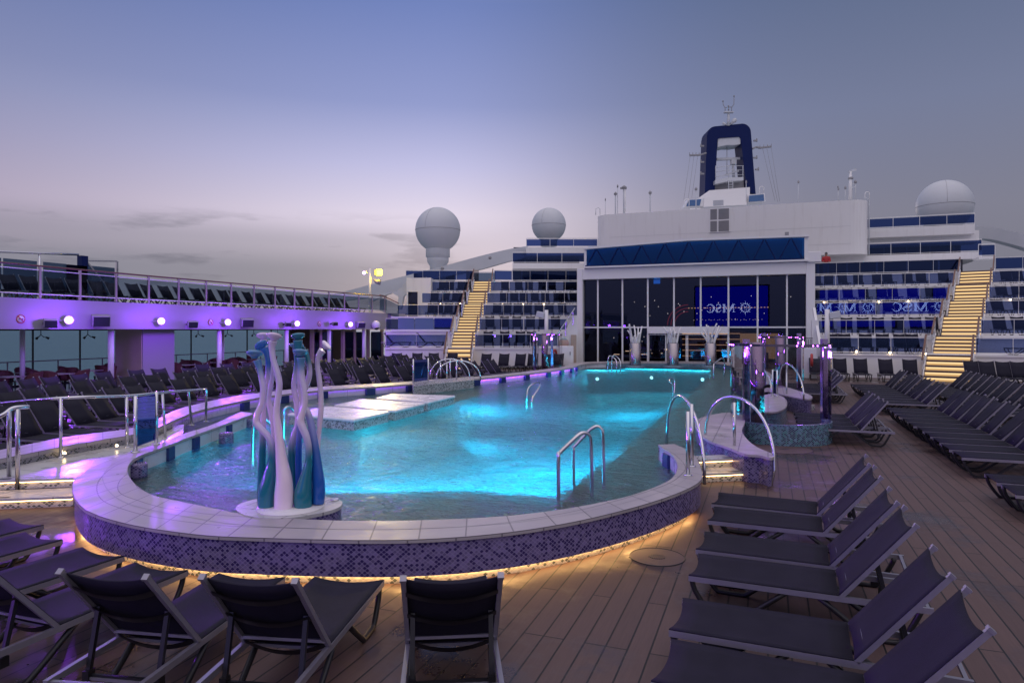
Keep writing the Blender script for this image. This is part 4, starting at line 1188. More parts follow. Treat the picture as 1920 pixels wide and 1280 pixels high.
# ================================================================== LEFT GALLERY
GX = -23.95; GZ0 = H; GZ1 = H + 1.06
def gx(y):      # the gallery edge bends in a little toward the stern
    return GX + max(0.0, 22 - y) ** 1.5 * .018
YS = [-14 + i * 1.5 for i in range(37)]           # -14 .. 40
YS = [y for y in YS if y <= 40]
edge = [Vector((gx(y), y, 0)) for y in YS]
gal_t = thing('covered_gallery', 'curved white gallery washed in purple light along the left side, with sea windows below', 'gallery', (GX, 20, 0))
b = MB()
b.strip(setz(edge, GZ0), setz(edge, GZ1), flip=True); bk = [p + Vector((-.25, 0, 0)) for p in edge]
b.strip(setz(bk, GZ0), setz(edge, GZ0), flip=True); b.strip(setz(edge, GZ1), setz(bk, GZ1), flip=True)
b.strip(setz(bk, GZ1), setz(bk, GZ0), flip=True)
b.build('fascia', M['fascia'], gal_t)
b = MB(); b.prism([Vector((-30.5, YS[0], 0))] + [p + Vector((-.26, 0, 0)) for p in edge] + [Vector((-30.5, YS[-1], 0))], GZ1 - .22, GZ1 - .03)
b.build('upper_deck', M['grey_white'], gal_t)
# end return toward the terraces
e = edge[-1]
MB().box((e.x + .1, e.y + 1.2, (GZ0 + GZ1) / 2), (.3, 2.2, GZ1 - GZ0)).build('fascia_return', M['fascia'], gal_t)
# window wall
WX = -29.6
wt = []
yy = -12.0
mull = []
while yy < 40:
    mull.append(yy); yy += 2.15
b = MB()
b.box((WX, 14, GZ0 + .02), (.12, 54, .16)); b.box((WX, 14, .05), (.12, 54, .1))
b.build('window_head', M['dark'], gal_t)
for i in range(len(mull) - 1):
    MB().box((WX, (mull[i] + mull[i + 1]) / 2, GZ0 / 2 + .04), (.012, 2.09, GZ0 - .14)).build('window_pane', M['glass_sea'], gal_t)
for y in mull:
    MB().box((WX, y, GZ0 / 2 + .02), (.06, .05, GZ0 - .16)).build('mullion', M['dark'], gal_t)
b = MB(); b.box((WX + .16, 14, 1.08), (.05, 54, .045))
for y in [m + 1.0 for m in mull]: b.box((WX + .16, y, .54), (.04, .04, 1.06))
b.build('inner_rail', M['grey'], gal_t)
# hanging twin spotlights at the mullion heads
for i, y in enumerate(mull):
    if not (4 < y < 36): continue
    t = thing('twin_spotlight', 'black twin spotlight hanging at a mullion of the sea windows, {} from the near end'.format(nth(i - 7 if i > 7 else 1)), 'spotlight', (WX + .5, y, GZ0), 'twin spotlights along the sea windows')
    MB().tube([(WX + .5, y, GZ0 + .6), (WX + .5, y, GZ0 - .25)], .018, 6).build('stem', M['dark'], t)
    for s in (-1, 1):
        MB().tube([(WX + .5, y, GZ0 - .24), (WX + .52, y + s * .12, GZ0 - .34), (WX + .56, y + s * .2, GZ0 - .36)], .016, 6).build('arm', M['dark'], t)
        MB().tube([(WX + .56, y + s * .16, GZ0 - .34), (WX + .62, y + s * .27, GZ0 - .40)], [.03, .055], 8).build('lamp_head', M['dark'], t)
# panel wall and tan end, columns
p0, p1 = PY(268, 700, 20), PY(327, 700, 20)
def onx(px, X):   # point of the vertical plane X = const seen at column px
    a = (px - 960) / F
    d = X / (a * CT - ST)
    return Vector((X, d * (a * ST + CT), 0))
q0, q1 = onx(268, -24.6), onx(327, -24.6)
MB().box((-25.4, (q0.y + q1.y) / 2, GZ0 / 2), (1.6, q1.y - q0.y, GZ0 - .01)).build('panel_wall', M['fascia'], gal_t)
q2 = onx(252, -24.6)
MB().box((-25.4, q0.y - .02, GZ0 / 2), (1.5, .04, GZ0 - .02)).build('tan_end_wall', M['tan'], gal_t)
for i, (px, X, lab) in enumerate(((-14, -24.3, ''), (42, -26.5, ''), (208, -24.3, ''), (411, -24.3, ''), (417, -26.5, ''), (537, -24.3, ''), (617, -24.3, ''), (682, -24.3, ''))):
    p = onx(px, X)
    MB().tube([(X, p.y, 0), (X, p.y, GZ0)], .11 if X > -25 else .09, 14).build('column', M['white_clean'], gal_t)
# doors and tan frames at the far end
for px, wd, m_ in ((592, .5, 'glass_dark'), (612, .8, 'glass_dark'), (655, .9, 'glass_dark'), (673, .9, 'glass_dark'), (706, .9, 'glass_dark')):
    p = onx(px, -25.2)
    MB().box((-25.2, p.y, 1.15), (.05, wd * 1.5, 2.25)).build('door_panel', M[m_], gal_t)
for px in (585, 600, 643, 664, 690, 716):
    p = onx(px, -25.2); MB().box((-25.2, p.y, GZ0 / 2), (.16, .22, GZ0 - .02)).build('door_post', M['tan'], gal_t)
p5, p6 = onx(640, -25.35), onx(720, -25.35)
MB().box((-27.2, (onx(575, -25.2).y + 40) / 2 + 1, GZ0 / 2), (.1, 40 - onx(575, -25.2).y, GZ0 - .05)).build('lobby_wall', M['brown_int'], gal_t)

# balustrade on the gallery edge
bal = thing('gallery_balustrade', 'long curved glass balustrade with sand coloured posts and wooden handrail on the purple gallery', 'balustrade', (GX, 20, GZ1))
top = [Vector((p.x - .05, p.y, GZ1 + 1.14)) for p in edge]
MB().tube(top, .032, 8).build('handrail', M['rail_wood'], bal)
b = MB(); b.tube(setz(top, GZ1 + 1.0), .018, 6); b.tube(setz(top, GZ1 + .16), .022, 6); b.build('side_rail', M['white_clean'], bal)
b = MB(); b.strip(setz(top, GZ1 + .2), setz(top, GZ1 + .96)); b.build('glass_panel', M['glass_gal'], bal)
for i, y in enumerate([1.0 + 1.55 * k for k in range(26)]):
    x = gx(y) - .05
    MB().box((x, y, GZ1 + .57), (.075, .075, 1.1)).build('post', M['post'], bal)
# the sloping end of the balustrade down to the terraces
endp = [A(724, 553, 45.5), A(748, 569, 45.0), A(756, 574, 45.0)]
MB().tube([Vector((top[-1].x, top[-1].y, top[-1].z)), A(712, 553, 46.0), A(730, 560, 45.6), A(748, 569, 45.2)], .035, 8).build('handrail', M['rail_wood'], bal)
b = MB(); q = [A(712, 556, 46.0), A(730, 563, 45.6), A(748, 572, 45.2)]; q2 = [A(712, 582, 46.0), A(730, 590, 45.6), A(748, 596, 45.2)]
b.strip(q2, q); b.build('glass_panel', M['glass_gal'], bal)

# loungers on the gallery
k = 0
y = 8.0
while y < 38.5:
    k += 1
    lounger((gx(y) - .75, y, GZ1 - .03), math.pi + random.uniform(-.04, .04), 'dark lounger behind the balustrade on the purple gallery, {} from the near end'.format(nth(k)), 'loungers on the upper gallery', 0, 56)
    y += .80 if k % 2 else .98
# wind screens behind them
ws = thing('wind_screen', 'tall framed glass wind screen at the near end of the upper gallery', 'wind screen', (-28.6, 16, GZ1))
scr = [-28.6]
def sx(px, py, X=-28.6):
    p = onx(px, X); d = -p.x * ST + p.y * CT
    return Vector((X, p.y, H - (py - HOR) * d / F))
for (x0, x1) in ((-60, 2), (6, 69), (81, 124)):
    a, c = sx(x0, 480), sx(x1, 483)
    MB().box((-28.6, (a.y + c.y) / 2, GZ1 + .95), (.02, c.y - a.y, 1.65)).build('glass_panel', M['glass_gal'], ws)
b = MB(); b.tube([sx(-60, 468), sx(0, 472), sx(74, 475), sx(147, 477.5)], .05, 8)
for px in (74,): b.tube([sx(px, 476), Vector((-28.6, sx(px, 476).y, GZ1))], .045, 8)
b.build('top_rail', M['steel'], ws)
MB().box((-28.6, sx(155, 500).y, GZ1 + 1.1), (.3, .3, 2.2)).build('dark_post', M['navy'], ws)
MB().box((-28.5, sx(141, 500).y, GZ1 + .9), (.1, .9, 1.7)).build('blue_panel', M['glass_blue'], ws)
ws2 = thing('wind_screen', 'second smaller glass wind screen with a slanted brace on the upper gallery', 'wind screen', (-28.6, 22, GZ1))
a, c = sx(161, 489), sx(219, 490)
b = MB(); b.bar(a, c, .06); b.bar(c, (c.x, c.y, GZ1), .09); b.bar(a, sx(212, 552), .07); b.build('screen_frame', M['steel'], ws2)
MB().box((-28.62, (a.y + c.y) / 2, GZ1 + .95), (.02, c.y - a.y - .2, 1.7)).build('glass_panel', M['glass_gal'], ws2)

# wash lights, speakers, signs on the fascia
LAMPS = [(129, 600), (302, 602), (427, 604), (557, 606.5), (657, 608)]
def fas(px, py, off=.0):
    y = 20
    for _ in range(30):
        p = onx(px, gx(y) + off); y = p.y
    d = -p.x * ST + p.y * CT
    return Vector((gx(y) + off, y, H - (py - HOR) * d / F))
extra = [Vector((gx(y) + .30, y, H + .35)) for y in (9.0, 3.0, -3.0, -9.0)]
spots = [fas(px, py, .30) for px, py in LAMPS] + extra
for i, p in enumerate(spots):
    t = thing('wash_light', 'round glowing purple wash light on the gallery fascia, {}'.format(('nearest the camera of those in view', 'second along in view', 'third along in view', 'fourth along in view', 'farthest in view')[i] if i < 5 else 'beyond the left edge of the picture'), 'wash light', p, 'purple wash lights on the gallery fascia')
    ax = Matrix(((0, 0, 1), (1, 0, 0), (0, 1, 0)))
    az = Matrix.Rotation(math.radians(-28), 3, 'Z') @ ax
    MB().lathe(p, [(.08, -.12), (.14, -.08), (.155, .03), (.14, .035)], 24, axis=az).build('housing', M['white_clean'], t)
    b = MB()
    nrm = az @ Vector((0, 0, 1)); u = az @ Vector((1, 0, 0)); v = az @ Vector((0, 1, 0))
    for (rad, cnt) in ((0, 1), (.055, 6), (.108, 12)):
        for k in range(cnt):
            a_ = 2 * math.pi * k / max(1, cnt)
            c = p + nrm * .034 + (u * math.cos(a_) + v * math.sin(a_)) * rad
            b.lathe(c, [(.024, 0), (.02, .012), (.001, .014)], 8, axis=az)
    b.build('led_cluster', M['led_purple'], t)
    MB().lathe(p, [(.14, .028), (.001, .03)], 24, axis=az).build('lens_plate', M['led_lens'] if 'led_lens' in M else M['white_clean'], t)
    MB().bar((p.x - .30, p.y - .22, p.z - .02), (p.x - .08, p.y - .08, p.z), .05).build('bracket', M['grey'], t)
    ld = bpy.data.lights.new('wash_light_glow', 'POINT'); ld.energy = 150; ld.color = (.27, .05, 1.0); ld.shadow_soft_size = .2
    o = bpy.data.objects.new('wash_light_glow', ld); COL.objects.link(o); o.parent = t; o.location = (.95, -.15, .1)
    ld = bpy.data.lights.new('wash_light_beam', 'SPOT'); ld.energy = 1500 if i < 5 else 1700; ld.color = (.30, .05, 1.0); ld.shadow_soft_size = .12; ld.spot_size = math.radians(58); ld.spot_blend = .6
    o = bpy.data.objects.new('wash_light_beam', ld); COL.objects.link(o); o.parent = t; o.location = (.3, -.12, 0)
    tg = Vector((p.x + 14, p.y - 6, 0)) if i < 5 else Vector((-2 - .3 * i, 4.5 + (i - 5) * .8, .2))
    o.rotation_euler = (tg - p).to_track_quat('-Z', 'Y').to_euler()
def speaker(px, py, lab, s=1.0, kind=0):
    p = fas(px, py, .28)
    t = thing('speaker', lab, 'speaker', p, 'speakers and lamps on the gallery fascia')
    R = Matrix.Rotation(math.radians(-30), 3, 'Z') @ Matrix.Rotation(math.radians(12), 3, 'Y')
    MB().box(p, (.34 * s, .52 * s, .36 * s), m=R).build('cabinet', M['grey'], t, bevel=.03)
    MB().box(p + R @ Vector((.175 * s, 0, 0)), (.012, .46 * s, .31 * s), m=R).build('grille', M['dark'], t)
    MB().bar((p.x - .28, p.y - .05, p.z), p, .08).build('bracket', M['dark'], t)
speaker(189, 601, 'grey box speaker on the fascia between the first two wash lights', 1.15)
speaker(463, 605, 'grey box speaker on the fascia right of the third wash light', 1.1)
speaker(676, 609, 'grey box speaker on the fascia right of the last wash light')
speaker(361, 608, 'small pale floodlight on the fascia left of the second no-smoking sign', .8)
speaker(95, 606, 'small pale floodlight on the fascia left of the first wash light', .8)
speaker(540, 608, 'small camera on the fascia left of the fourth wash light', .6)
speaker(628, 607, 'small camera on the fascia left of the last wash light', .6)
p = fas(705, 609, .3)
t = thing('camera_dome', 'white dome camera at the far end of the fascia', 'camera', p)
MB().sphere(p, .28, 16, 10).build('dome', M['white_clean'], t); MB().sphere(p + Vector((.05, -.02, -.16)), .17, 14, 8).build('lens', M['dark'], t)
for i, (px, py) in enumerate(((39, 598), (395, 604), (599, 607))):
    p = fas(px, py, .012)
    t = thing('no_smoking_sign', 'round no-smoking sign on the purple fascia, {}'.format(('nearest the camera', 'the middle one of three', 'the farthest of three')[i]), 'sign', p, 'no-smoking signs on the fascia')
    ax = Matrix(((0, 0, 1), (1, 0, 0), (0, 1, 0)))
    r = .15
    MB().lathe(p, [(r * .84, .0), (r * .84, .004), (.001, .005)], 28, axis=ax).build('disc', M['white_clean'], t)
    MB().lathe(p, [(r * .82, .004), (r * .82, .009), (r, .009), (r, 0)], 28, axis=ax).build('ring', M['red'], t)
    MB().bar((p.x + .01, p.y - r * .62, p.z + r * .62), (p.x + .01, p.y + r * .62, p.z - r * .62), .006, r * .2).build('slash', M['red'], t)
    MB().box((p.x + .008, p.y, p.z), (.004, r * 1.0, r * .22)).build('cigarette', M['dark'], t)

# café tables and wicker chairs inside
def cafe(px, X, lab, n, seed):
    random.seed(seed)
    p = onx(px, X)
    t = thing('cafe_table', 'pale square café table in the gallery ' + lab, 'table', p, 'café tables in the gallery')
    MB().box((p.x, p.y, .735), (.85, .85, .03)).build('table_top', M['table'], t, bevel=.01)
    MB().tube([(p.x, p.y, 0), (p.x, p.y, .72)], .04, 8).build('stem', M['dark'], t)
    MB().box((p.x, p.y, .02), (.5, .5, .03)).build('foot', M['dark'], t)
    for k in range(n):
        a_ = (k * 2 * math.pi / n) + .5 + random.uniform(-.3, .3)
        chair((p.x + .85 * math.cos(a_), p.y + .85 * math.sin(a_), 0), a_ + math.pi, 'wicker chair at the café table {}, {} of its set'.format(lab, nth(k + 1)))
CH = []
def chair(loc, rz, lab):
    if CH:
        return dup_tree(CH[0], loc, rz, lab, 'wicker chairs in the gallery')
    t = thing('wicker_chair', lab, 'chair', (0, 0, 0), 'wicker chairs in the gallery')
    MB().box((0, 0, .44), (.46, .48, .05)).build('seat', M['wicker'], t, bevel=.015)
    b = MB(); n = 10
    lo_r = []; hi_r = []
    for i in range(n + 1):
        a_ = math.radians(75 + 210 * i / n); hgt = .66 + .22 * math.sin(math.pi * i / n) ** .7
        lo_r.append(Vector((.24 * math.cos(a_), .26 * math.sin(a_), .46))); hi_r.append(Vector((.30 * math.cos(a_), .30 * math.sin(a_), hgt)))
    b.strip(lo_r, hi_r); b.strip([p * 1.06 for p in hi_r], [Vector((p.x * 1.06, p.y * 1.06, p.z)) for p in lo_r])
    b.build('backrest', M['wicker'], t)
    MB().tube([p + Vector((0, 0, .01)) for p in hi_r], .022, 7).build('arm_rail', M['wicker'], t)
    for sx_ in (-1, 1):
        for sy_ in (-1, 1):
            MB().tube([(sx_ * .2, sy_ * .2, .43), (sx_ * .23, sy_ * .23, 0)], .018, 6).build('leg', M['dark'], t)
    t.location = loc; t.rotation_euler = (0, 0, rz)
    CH.append(t)
    return t
cafe(20, -25.6, 'by the nearest column', 3, 1)
cafe(60, -27.2, 'before the second sea window', 3, 2)
cafe(110, -25.5, 'left of the purple column', 4, 3)
cafe(165, -26.4, 'between the two near columns', 4, 4)
cafe(222, -26.8, 'left of the tan wall', 3, 5)
cafe(345, -26.2, 'right of the purple panel', 4, 6)
cafe(385, -27, 'left of the middle column', 4, 7)
cafe(440, -26.2, 'right of the middle column', 4, 8)
cafe(480, -27.2, 'behind the sculpture', 3, 9)
random.seed(11)

# floodlight post at the far end of the gallery
fp = A(694, 595, 45.6)
t = thing('floodlight_post', 'white post with a lit yellow floodlight at the far end of the gallery', 'light post', (fp.x, fp.y, GZ1))
zt = A(694, 503, 45.6).z
MB().tube([(fp.x, fp.y, GZ1 - .03), (fp.x, fp.y, zt)], .095, 14).build('post', M['white'], t)
q = A(708, 511, 45.5)
R = Matrix.Rotation(TH - .25, 3, 'Z')
MB().box(q, (.42, .32, .42), m=R).build('flood_housing', M['grey'], t, bevel=.03)
f = A(711, 511, 45.26)
MB().box(f, (.34, .05, .34), m=R).build('flood_lens', M['led_yellow'], t)
MB().tube([A(700, 524, 45.5), A(705, 528, 45.5), A(713, 529, 45.5)], [.05, .12, .2], 12).build('horn', M['grey'], t)
MB().tube([A(688, 510, 45.5), A(683, 511, 45.4)], [.1, .12], 12).build('small_lamp', M['grey_white'], t)
MB().sphere(A(682.6, 511.5, 45.3), .1, 10, 6).build('small_lens', M['led_purple'], t)
ld = bpy.data.lights.new('flood_glow', 'SPOT'); ld.energy = 1700; ld.color = (1, .80, .30); ld.spot_size = math.radians(55); ld.spot_blend = .7; ld.shadow_soft_size = .15
o = bpy.data.objects.new('flood_glow', ld); COL.objects.link(o); o.parent = t
o.location = A(711, 511, 45.0) - WO[t]
o.rotation_euler = (G(640, 900, 0) - A(711, 511, 45.0)).to_track_quat('-Z', 'Y').to_euler()
# ================================================================== FORWARD TERRACES
XL = Matrix.Rotation(TH, 4, 'Z')         # the port block stands square to the camera axis
XR = Matrix.Identity(4)
LZ = [1.30, 2.31, 3.31, 4.30, 5.35, 6.46]; LD = [42.0, 44.8, 47.6, 50.4, 53.5, 57.0]
RZ = [1.20, 2.12, 3.21, 4.20, 5.35, 6.45]; RY = [38.6, 42.0, 45.4, 48.7, 52.0, 55.3]
def lpx(px, d): return (px - 960) / F * d
def staircase(label, xf, cents, zs, width, skew, n=5):
    # cents: (x, y) of the front edge of each terrace on the stair axis
    b0 = xf @ Vector((cents[0][0], cents[0][1] - 1.5, 0))
    t = thing('lit_staircase', label, 'staircase', b0, 'lit staircases')
    zp = 0.0
    ax = Vector((cents[-1][0] - cents[0][0], cents[-1][1] - cents[0][1], 0)).normalized()
    sd = Vector((ax.y, -ax.x, 0)) if skew else Vector((1, 0, 0))
    rot = math.atan2(sd.y, sd.x)
    for k, ((cx, cy), zt) in enumerate(zip(cents, zs)):
        c = Vector((cx, cy, 0)) - ax * .42; rise = (zt - zp) / n; go_ = .29
        for i in range(n):
            p = c - ax * go_ * (n - 1 - i)
            z0 = zp + rise * i
            hh = rise - .09; h2 = hh * .48
            MB(xf).box((p.x, p.y, z0 + (hh - h2) / 2), (width, .02, hh - h2), rot).build('riser_panel', M['step_falloff'], t)
            MB(xf).box((p.x, p.y, z0 + hh - h2 / 2), (width, .026, h2), rot).build('light_strip', M['led_step'], t)
            q = p + ax * .12
            MB(xf).box((q.x, q.y, z0 + rise - .045), (width + .06, .31, .09), rot).build('tread', M['tread'], t)
        a0 = c - ax * go_ * (n - .6); a1 = c + ax * .1
        for s in (-1, 1):
            o = sd * s * (width / 2 + .07)
            b = MB(xf)
            lo_ = [(a0 + o) + Vector((0, 0, zp - .02)), (a1 + o) + Vector((0, 0, zt - .2))]
            hi_ = [(a0 + o) + Vector((0, 0, zp + .22)), (a1 + o) + Vector((0, 0, zt + .12))]
            b.vpoly([lo_[0], lo_[1], hi_[1], hi_[0]], .04, sd)
            b.build('stringer', M['white'], t)
            b = MB(xf); h0 = a0 + o + Vector((0, 0, zp + 1.0)); h1 = a1 + o + Vector((0, 0, zt + .98))
            b.bar(h0, h1, .08, .07)
            b.build('handrail', M['rail_wood'], t)
            b = MB(xf)
            for u in (.0, .33, .66, 1):
                b.bar(h0.lerp(h1, u), h0.lerp(h1, u) - Vector((0, 0, .92)), .035)
            for dz in (.3, .6):
                b.bar(h0 - Vector((0, 0, dz)), h1 - Vector((0, 0, dz)), .014)
            b.build('baluster_set', M['steel'], t)
        zp = zt
    return t
lst = [(lpx(862, 41.5) + (lpx(907, 57) - lpx(862, 41.5)) * (d - 41.5) / 15.5, d) for d in LD]
rst = [(8.3 + (13.5 - 8.3) * (y - 38.6) / 16.7, y) for y in RY]
staircase('left staircase with glowing steps climbing between the terraces', XL, lst, LZ, 1.45, True)
staircase('right staircase with glowing steps climbing between the terraces', XR, rst, RZ, 1.8, True)

def balustrade(label, group, xf, x0, x1, y, zf, gaps, h=.84, pw=1.5, facet=None, glass='glass_bal'):
    p0 = xf @ Vector((x0, y, zf))
    t = thing('glass_balustrade', label, 'balustrade', p0, group)
    segs = []; a = x0
    for g0, g1 in sorted(gaps):
        if g0 > a: segs.append((a, min(g0, x1)))
        a = max(a, g1)
    if a < x1: segs.append((a, x1))
    for s0, s1 in segs:
        n = max(1, round((s1 - s0) / pw)); wd = (s1 - s0) / n
        for i in range(n):
            cx = s0 + wd * (i + .5); rz = 0
            if isinstance(facet, float): rz = facet
            elif facet and cx < gaps[0][0]:
                wc = xf @ Vector((cx, y, 0)); c = Vector((wc.x, wc.y, 0))
                v = (-c).normalized() + (Vector((facet[0], facet[1], 0)) - c).normalized()
                rz = math.atan2(v.x, -v.y) + random.uniform(-.045, .045)
            MB(xf).box((cx, y + .02, zf + .12 + (h - .16) / 2), (wd - .03, .014, h - .16), rz).build('glass_panel', M[glass], t)
        b = MB(xf)
        b.box(((s0 + s1) / 2, y, zf + h), (s1 - s0, .045, .038))
        b.box(((s0 + s1) / 2, y, zf + .09), (s1 - s0, .035, .035))
        for i in range(n + 1):
            b.box((s0 + wd * i, y, zf + h / 2), (.018, .024, h))
        b.build('rail_frame', M['white'], t)
    return t
WORD = ['lowest', 'second', 'third', 'fourth', 'fifth', 'top']
SCREEN_C = (-4.9, -12.0)
def block(side, xf, ys, zs, x0s, x1s, st, gapw, facet):
    t = thing('terrace_block', '{} stepped block of white terraces beside the big glass front'.format(side), 'terraces', xf @ Vector((x0s[0], ys[0], 0)))
    for k in range(6):
        y1 = ys[k + 1] + .05 if k < 5 else ys[k] + 5.0
        b = MB(xf)
        b.box(((x0s[k] + x1s[k]) / 2, (ys[k] + y1) / 2, zs[k] - .6), (x1s[k] - x0s[k], y1 - ys[k], 1.2))
        for (a_, c_) in ((x0s[k], st[k][0] - gapw / 2), (st[k][0] + gapw / 2, x1s[k])):
            b.box(((a_ + c_) / 2, ys[k] - .03, zs[k] - .04), (c_ - a_, .06, .10))
        b.build('terrace', M['white'], t)
        if k == 1:
            for (a_, c_) in ((x0s[k], st[k][0] - gapw / 2), (st[k][0] + gapw / 2, x1s[k])):
                MB(xf).box(((a_ + c_) / 2, ys[k] - .06, zs[k] - .16), (c_ - a_, .1, .09)).build('ledge', M['white_clean'], t)
        balustrade('glass balustrade of the {} terrace of the {} block'.format(WORD[k], side), 'glass balustrades on the terraces', xf, x0s[k] + .05, x1s[k] - .05, ys[k] + .04, zs[k],
                   [(st[k][0] - gapw / 2, st[k][0] + gapw / 2)], facet=facet if (k in (1, 2, 3) or isinstance(facet, float)) else None, h=.84 if k < 5 else .9, glass='glass_bal' if k < 5 else 'glass_top')
    return t
lx0 = [lpx(p, d) for p, d in zip((722, 722, 744, 790, 806, 760), LD)]
lx1 = [lpx(p, d) for p, d in zip((1048, 1066, 1096, 1096, 1096, 1096), LD)]
lb = block('left', XL, LD, LZ, lx0, lx1, lst, 1.75, .16)
def X_at(px, Y): return PY(px, 600, Y).x
rx0 = [X_at(p, y) for p, y in zip((1548, 1533, 1524, 1524, 1524, 1524), RY)]
rx1 = [x + 14 for x in (9, 9.5, 10, 10.5, 11, 11.5)]
rb = block('right', XR, RY, RZ, rx0, rx1, rst, 2.15, SCREEN_C)
def tier(side, k, part, pxs, rz):
    for i, px in enumerate(pxs):
        if side == 'left':
            y = LD[k] + .55; p = A(px, 600, y + .8); base = W((px - 960) / F * (y + 1.2), y, 0); zz = LZ[k]
        else:
            y = RY[k] + .55; q = PY(px, 600, y + 1.2); base = Vector((q.x, y, 0)); zz = RZ[k]
        lounger((base.x, base.y, zz), rz + random.uniform(-.10, .10), 'dark lounger on the {} {} terrace, {} from left, {}'.format(WORD[k], side, nth(i + 1), part),
                'loungers on the {} terraces'.format(side), 0, 60)
rzl = math.pi / 2 + TH
rs = 'right of the left stairs'; ls = 'left of the left stairs'
tier('left', 0, rs, (918, 948, 972, 1001), rzl); tier('left', 1, rs, (922, 947, 970, 992, 1015, 1042), rzl)
tier('left', 2, rs, (929, 949, 969, 986, 1010, 1030, 1057), rzl); tier('left', 3, rs, (945, 965, 982, 1004, 1022, 1044, 1061, 1079), rzl)
tier('left', 4, rs, (949, 974, 991, 1015, 1034, 1061, 1079), rzl)
tier('left', 4, ls, (829, 846, 864, 879), rzl); tier('left', 3, ls, (817, 832, 853, 869), rzl); tier('left', 2, ls, (809, 826, 840, 857), rzl)
rzr = math.pi / 2
rs = 'left of the right stairs'; ls = 'right of the right stairs'
tier('right', 0, rs, (1562, 1587, 1621, 1651, 1687, 1717), rzr); tier('right', 1, rs, (1555, 1584, 1616, 1643, 1680, 1721, 1745), rzr)
tier('right', 2, rs, (1535, 1563, 1598, 1629, 1663, 1690, 1732, 1754), rzr); tier('right', 3, rs, (1536, 1560, 1594, 1622, 1652, 1678, 1709, 1745, 1768), rzr)
tier('right', 4, rs, (1532, 1551, 1584, 1607, 1643, 1667, 1701, 1726, 1766), rzr)
tier('right', 4, ls, (1884, 1910, 1932), rzr); tier('right', 3, ls, (1880, 1908, 1930), rzr); tier('right', 2, ls, (1876, 1912), rzr); tier('right', 1, ls, (1876, 1915), rzr)
for (px, k, dz, lab) in ((750, 0, 0, 'lounger seen from the side on the lowest left terrace, left one of two'), (812, 0, 0, 'lounger seen from the side on the lowest left terrace, nearer the stairs')):
    p = W(lpx(px + 20, 43.2), 43.2, LZ[0]); lounger(p, TH + math.pi, lab, 'loungers seen from the side on the terraces', 0, 50)
p = PY(1885, 640, 39.8); lounger((p.x, 39.8, RZ[0]), 0.0, 'lounger seen from the side on the lowest right terrace', 'loungers seen from the side on the terraces', 0, 50)
# tiny warm lamps along two of the terrace edges
nl = 0
for (px, py, d, side) in [(826, 570, LD[3] - .1, 'left'), (863, 570, LD[3] - .1, 'left'), (945, 570.5, LD[3] - .1, 'left'), (982, 570.5, LD[3] - .1, 'left'), (1020, 570.5, LD[3] - .1, 'left'), (1058, 570.5, LD[3] - .1, 'left')] + \
        [(px, py, None, 'right') for px, py in ((1545, 567), (1595, 566.5), (1648, 566), (1703, 565), (1895, 562))] + [(px, py, 0, 'right') for px, py in ((1606, 659), (1669, 661), (1735, 663))]:
    if side == 'left': p = A(px, py, d)
    elif d is None: p = PY(px, py, RY[3] - .1)
    else: p = PY(px, py, RY[0] - .1)
    nl += 1
    t = thing('edge_lamp', 'tiny warm lamp on a terrace edge of the {} block, {} of the row'.format(side, nth(nl)), 'lamp', p, 'tiny lamps along the terrace edges')
    MB().sphere(p, .045, 8, 6).build('lens', M['led_small'], t)
    ax = Matrix.Rotation(math.radians(90), 3, 'X')
    MB().box(p + Vector((0, .06, 0)), (.12, .05, .10)).build('housing', M['grey'], t)

# port side house under the top terrace, with its door
t = thing('deck_house', 'white deck house with a dark door at the left end of the terraces', 'deck house', W(lpx(770, 52), 52, 0))
b = MB(XL); l0, l1 = lpx(762, 52.5), lpx(808, 52.5)
b.box(((l0 + l1) / 2, 55.0, 4.75), (l1 - l0, 5.0, 3.3)); b.build('wall', M['white'], t)
MB(XL).box((lpx(774, 52.4), 52.46, 4.35), (.72, .05, 1.9)).build('door', M['glass_dark'], t)
b = MB(XL)
for s in (-1, 1): b.box((lpx(774, 52.4) + s * .4, 52.44, 4.35), (.06, .06, 1.95))
b.box((lpx(774, 52.4), 52.44, 5.36), (.86, .06, .06))
b.build('door_frame', M['white_clean'], t)
# frosted screen and side wall at the left of the lowest terraces
t = thing('frosted_screen', 'long blue-grey glass screen on the second terrace next to the purple gallery', 'glass screen', W(lpx(746, 44.5), 44.5, LZ[1]))
M['frost'] = mat('frosted_blue_glass', (.10, .16, .28), .25)
for (x0, x1) in ((746, 777), (778, 813), (814, 848)):
    a, c = lpx(x0, 44.7), lpx(x1, 44.7)
    MB(XL).box(((a + c) / 2, 44.7, LZ[1] + .50), (c - a - .03, .02, .74)).build('glass_panel', M['frost'] if x1 < 815 else M['glass_bal'], t)
b = MB(XL); a, c = lpx(733, 44.7), lpx(850, 44.7); b.box(((a + c) / 2, 44.7, LZ[1] + .92), (c - a, .06, .07)); b.box(((a + c) / 2, 44.6, LZ[1] + .06), (c - a, .1, .12)); b.build('rail_frame', M['white_clean'], t)

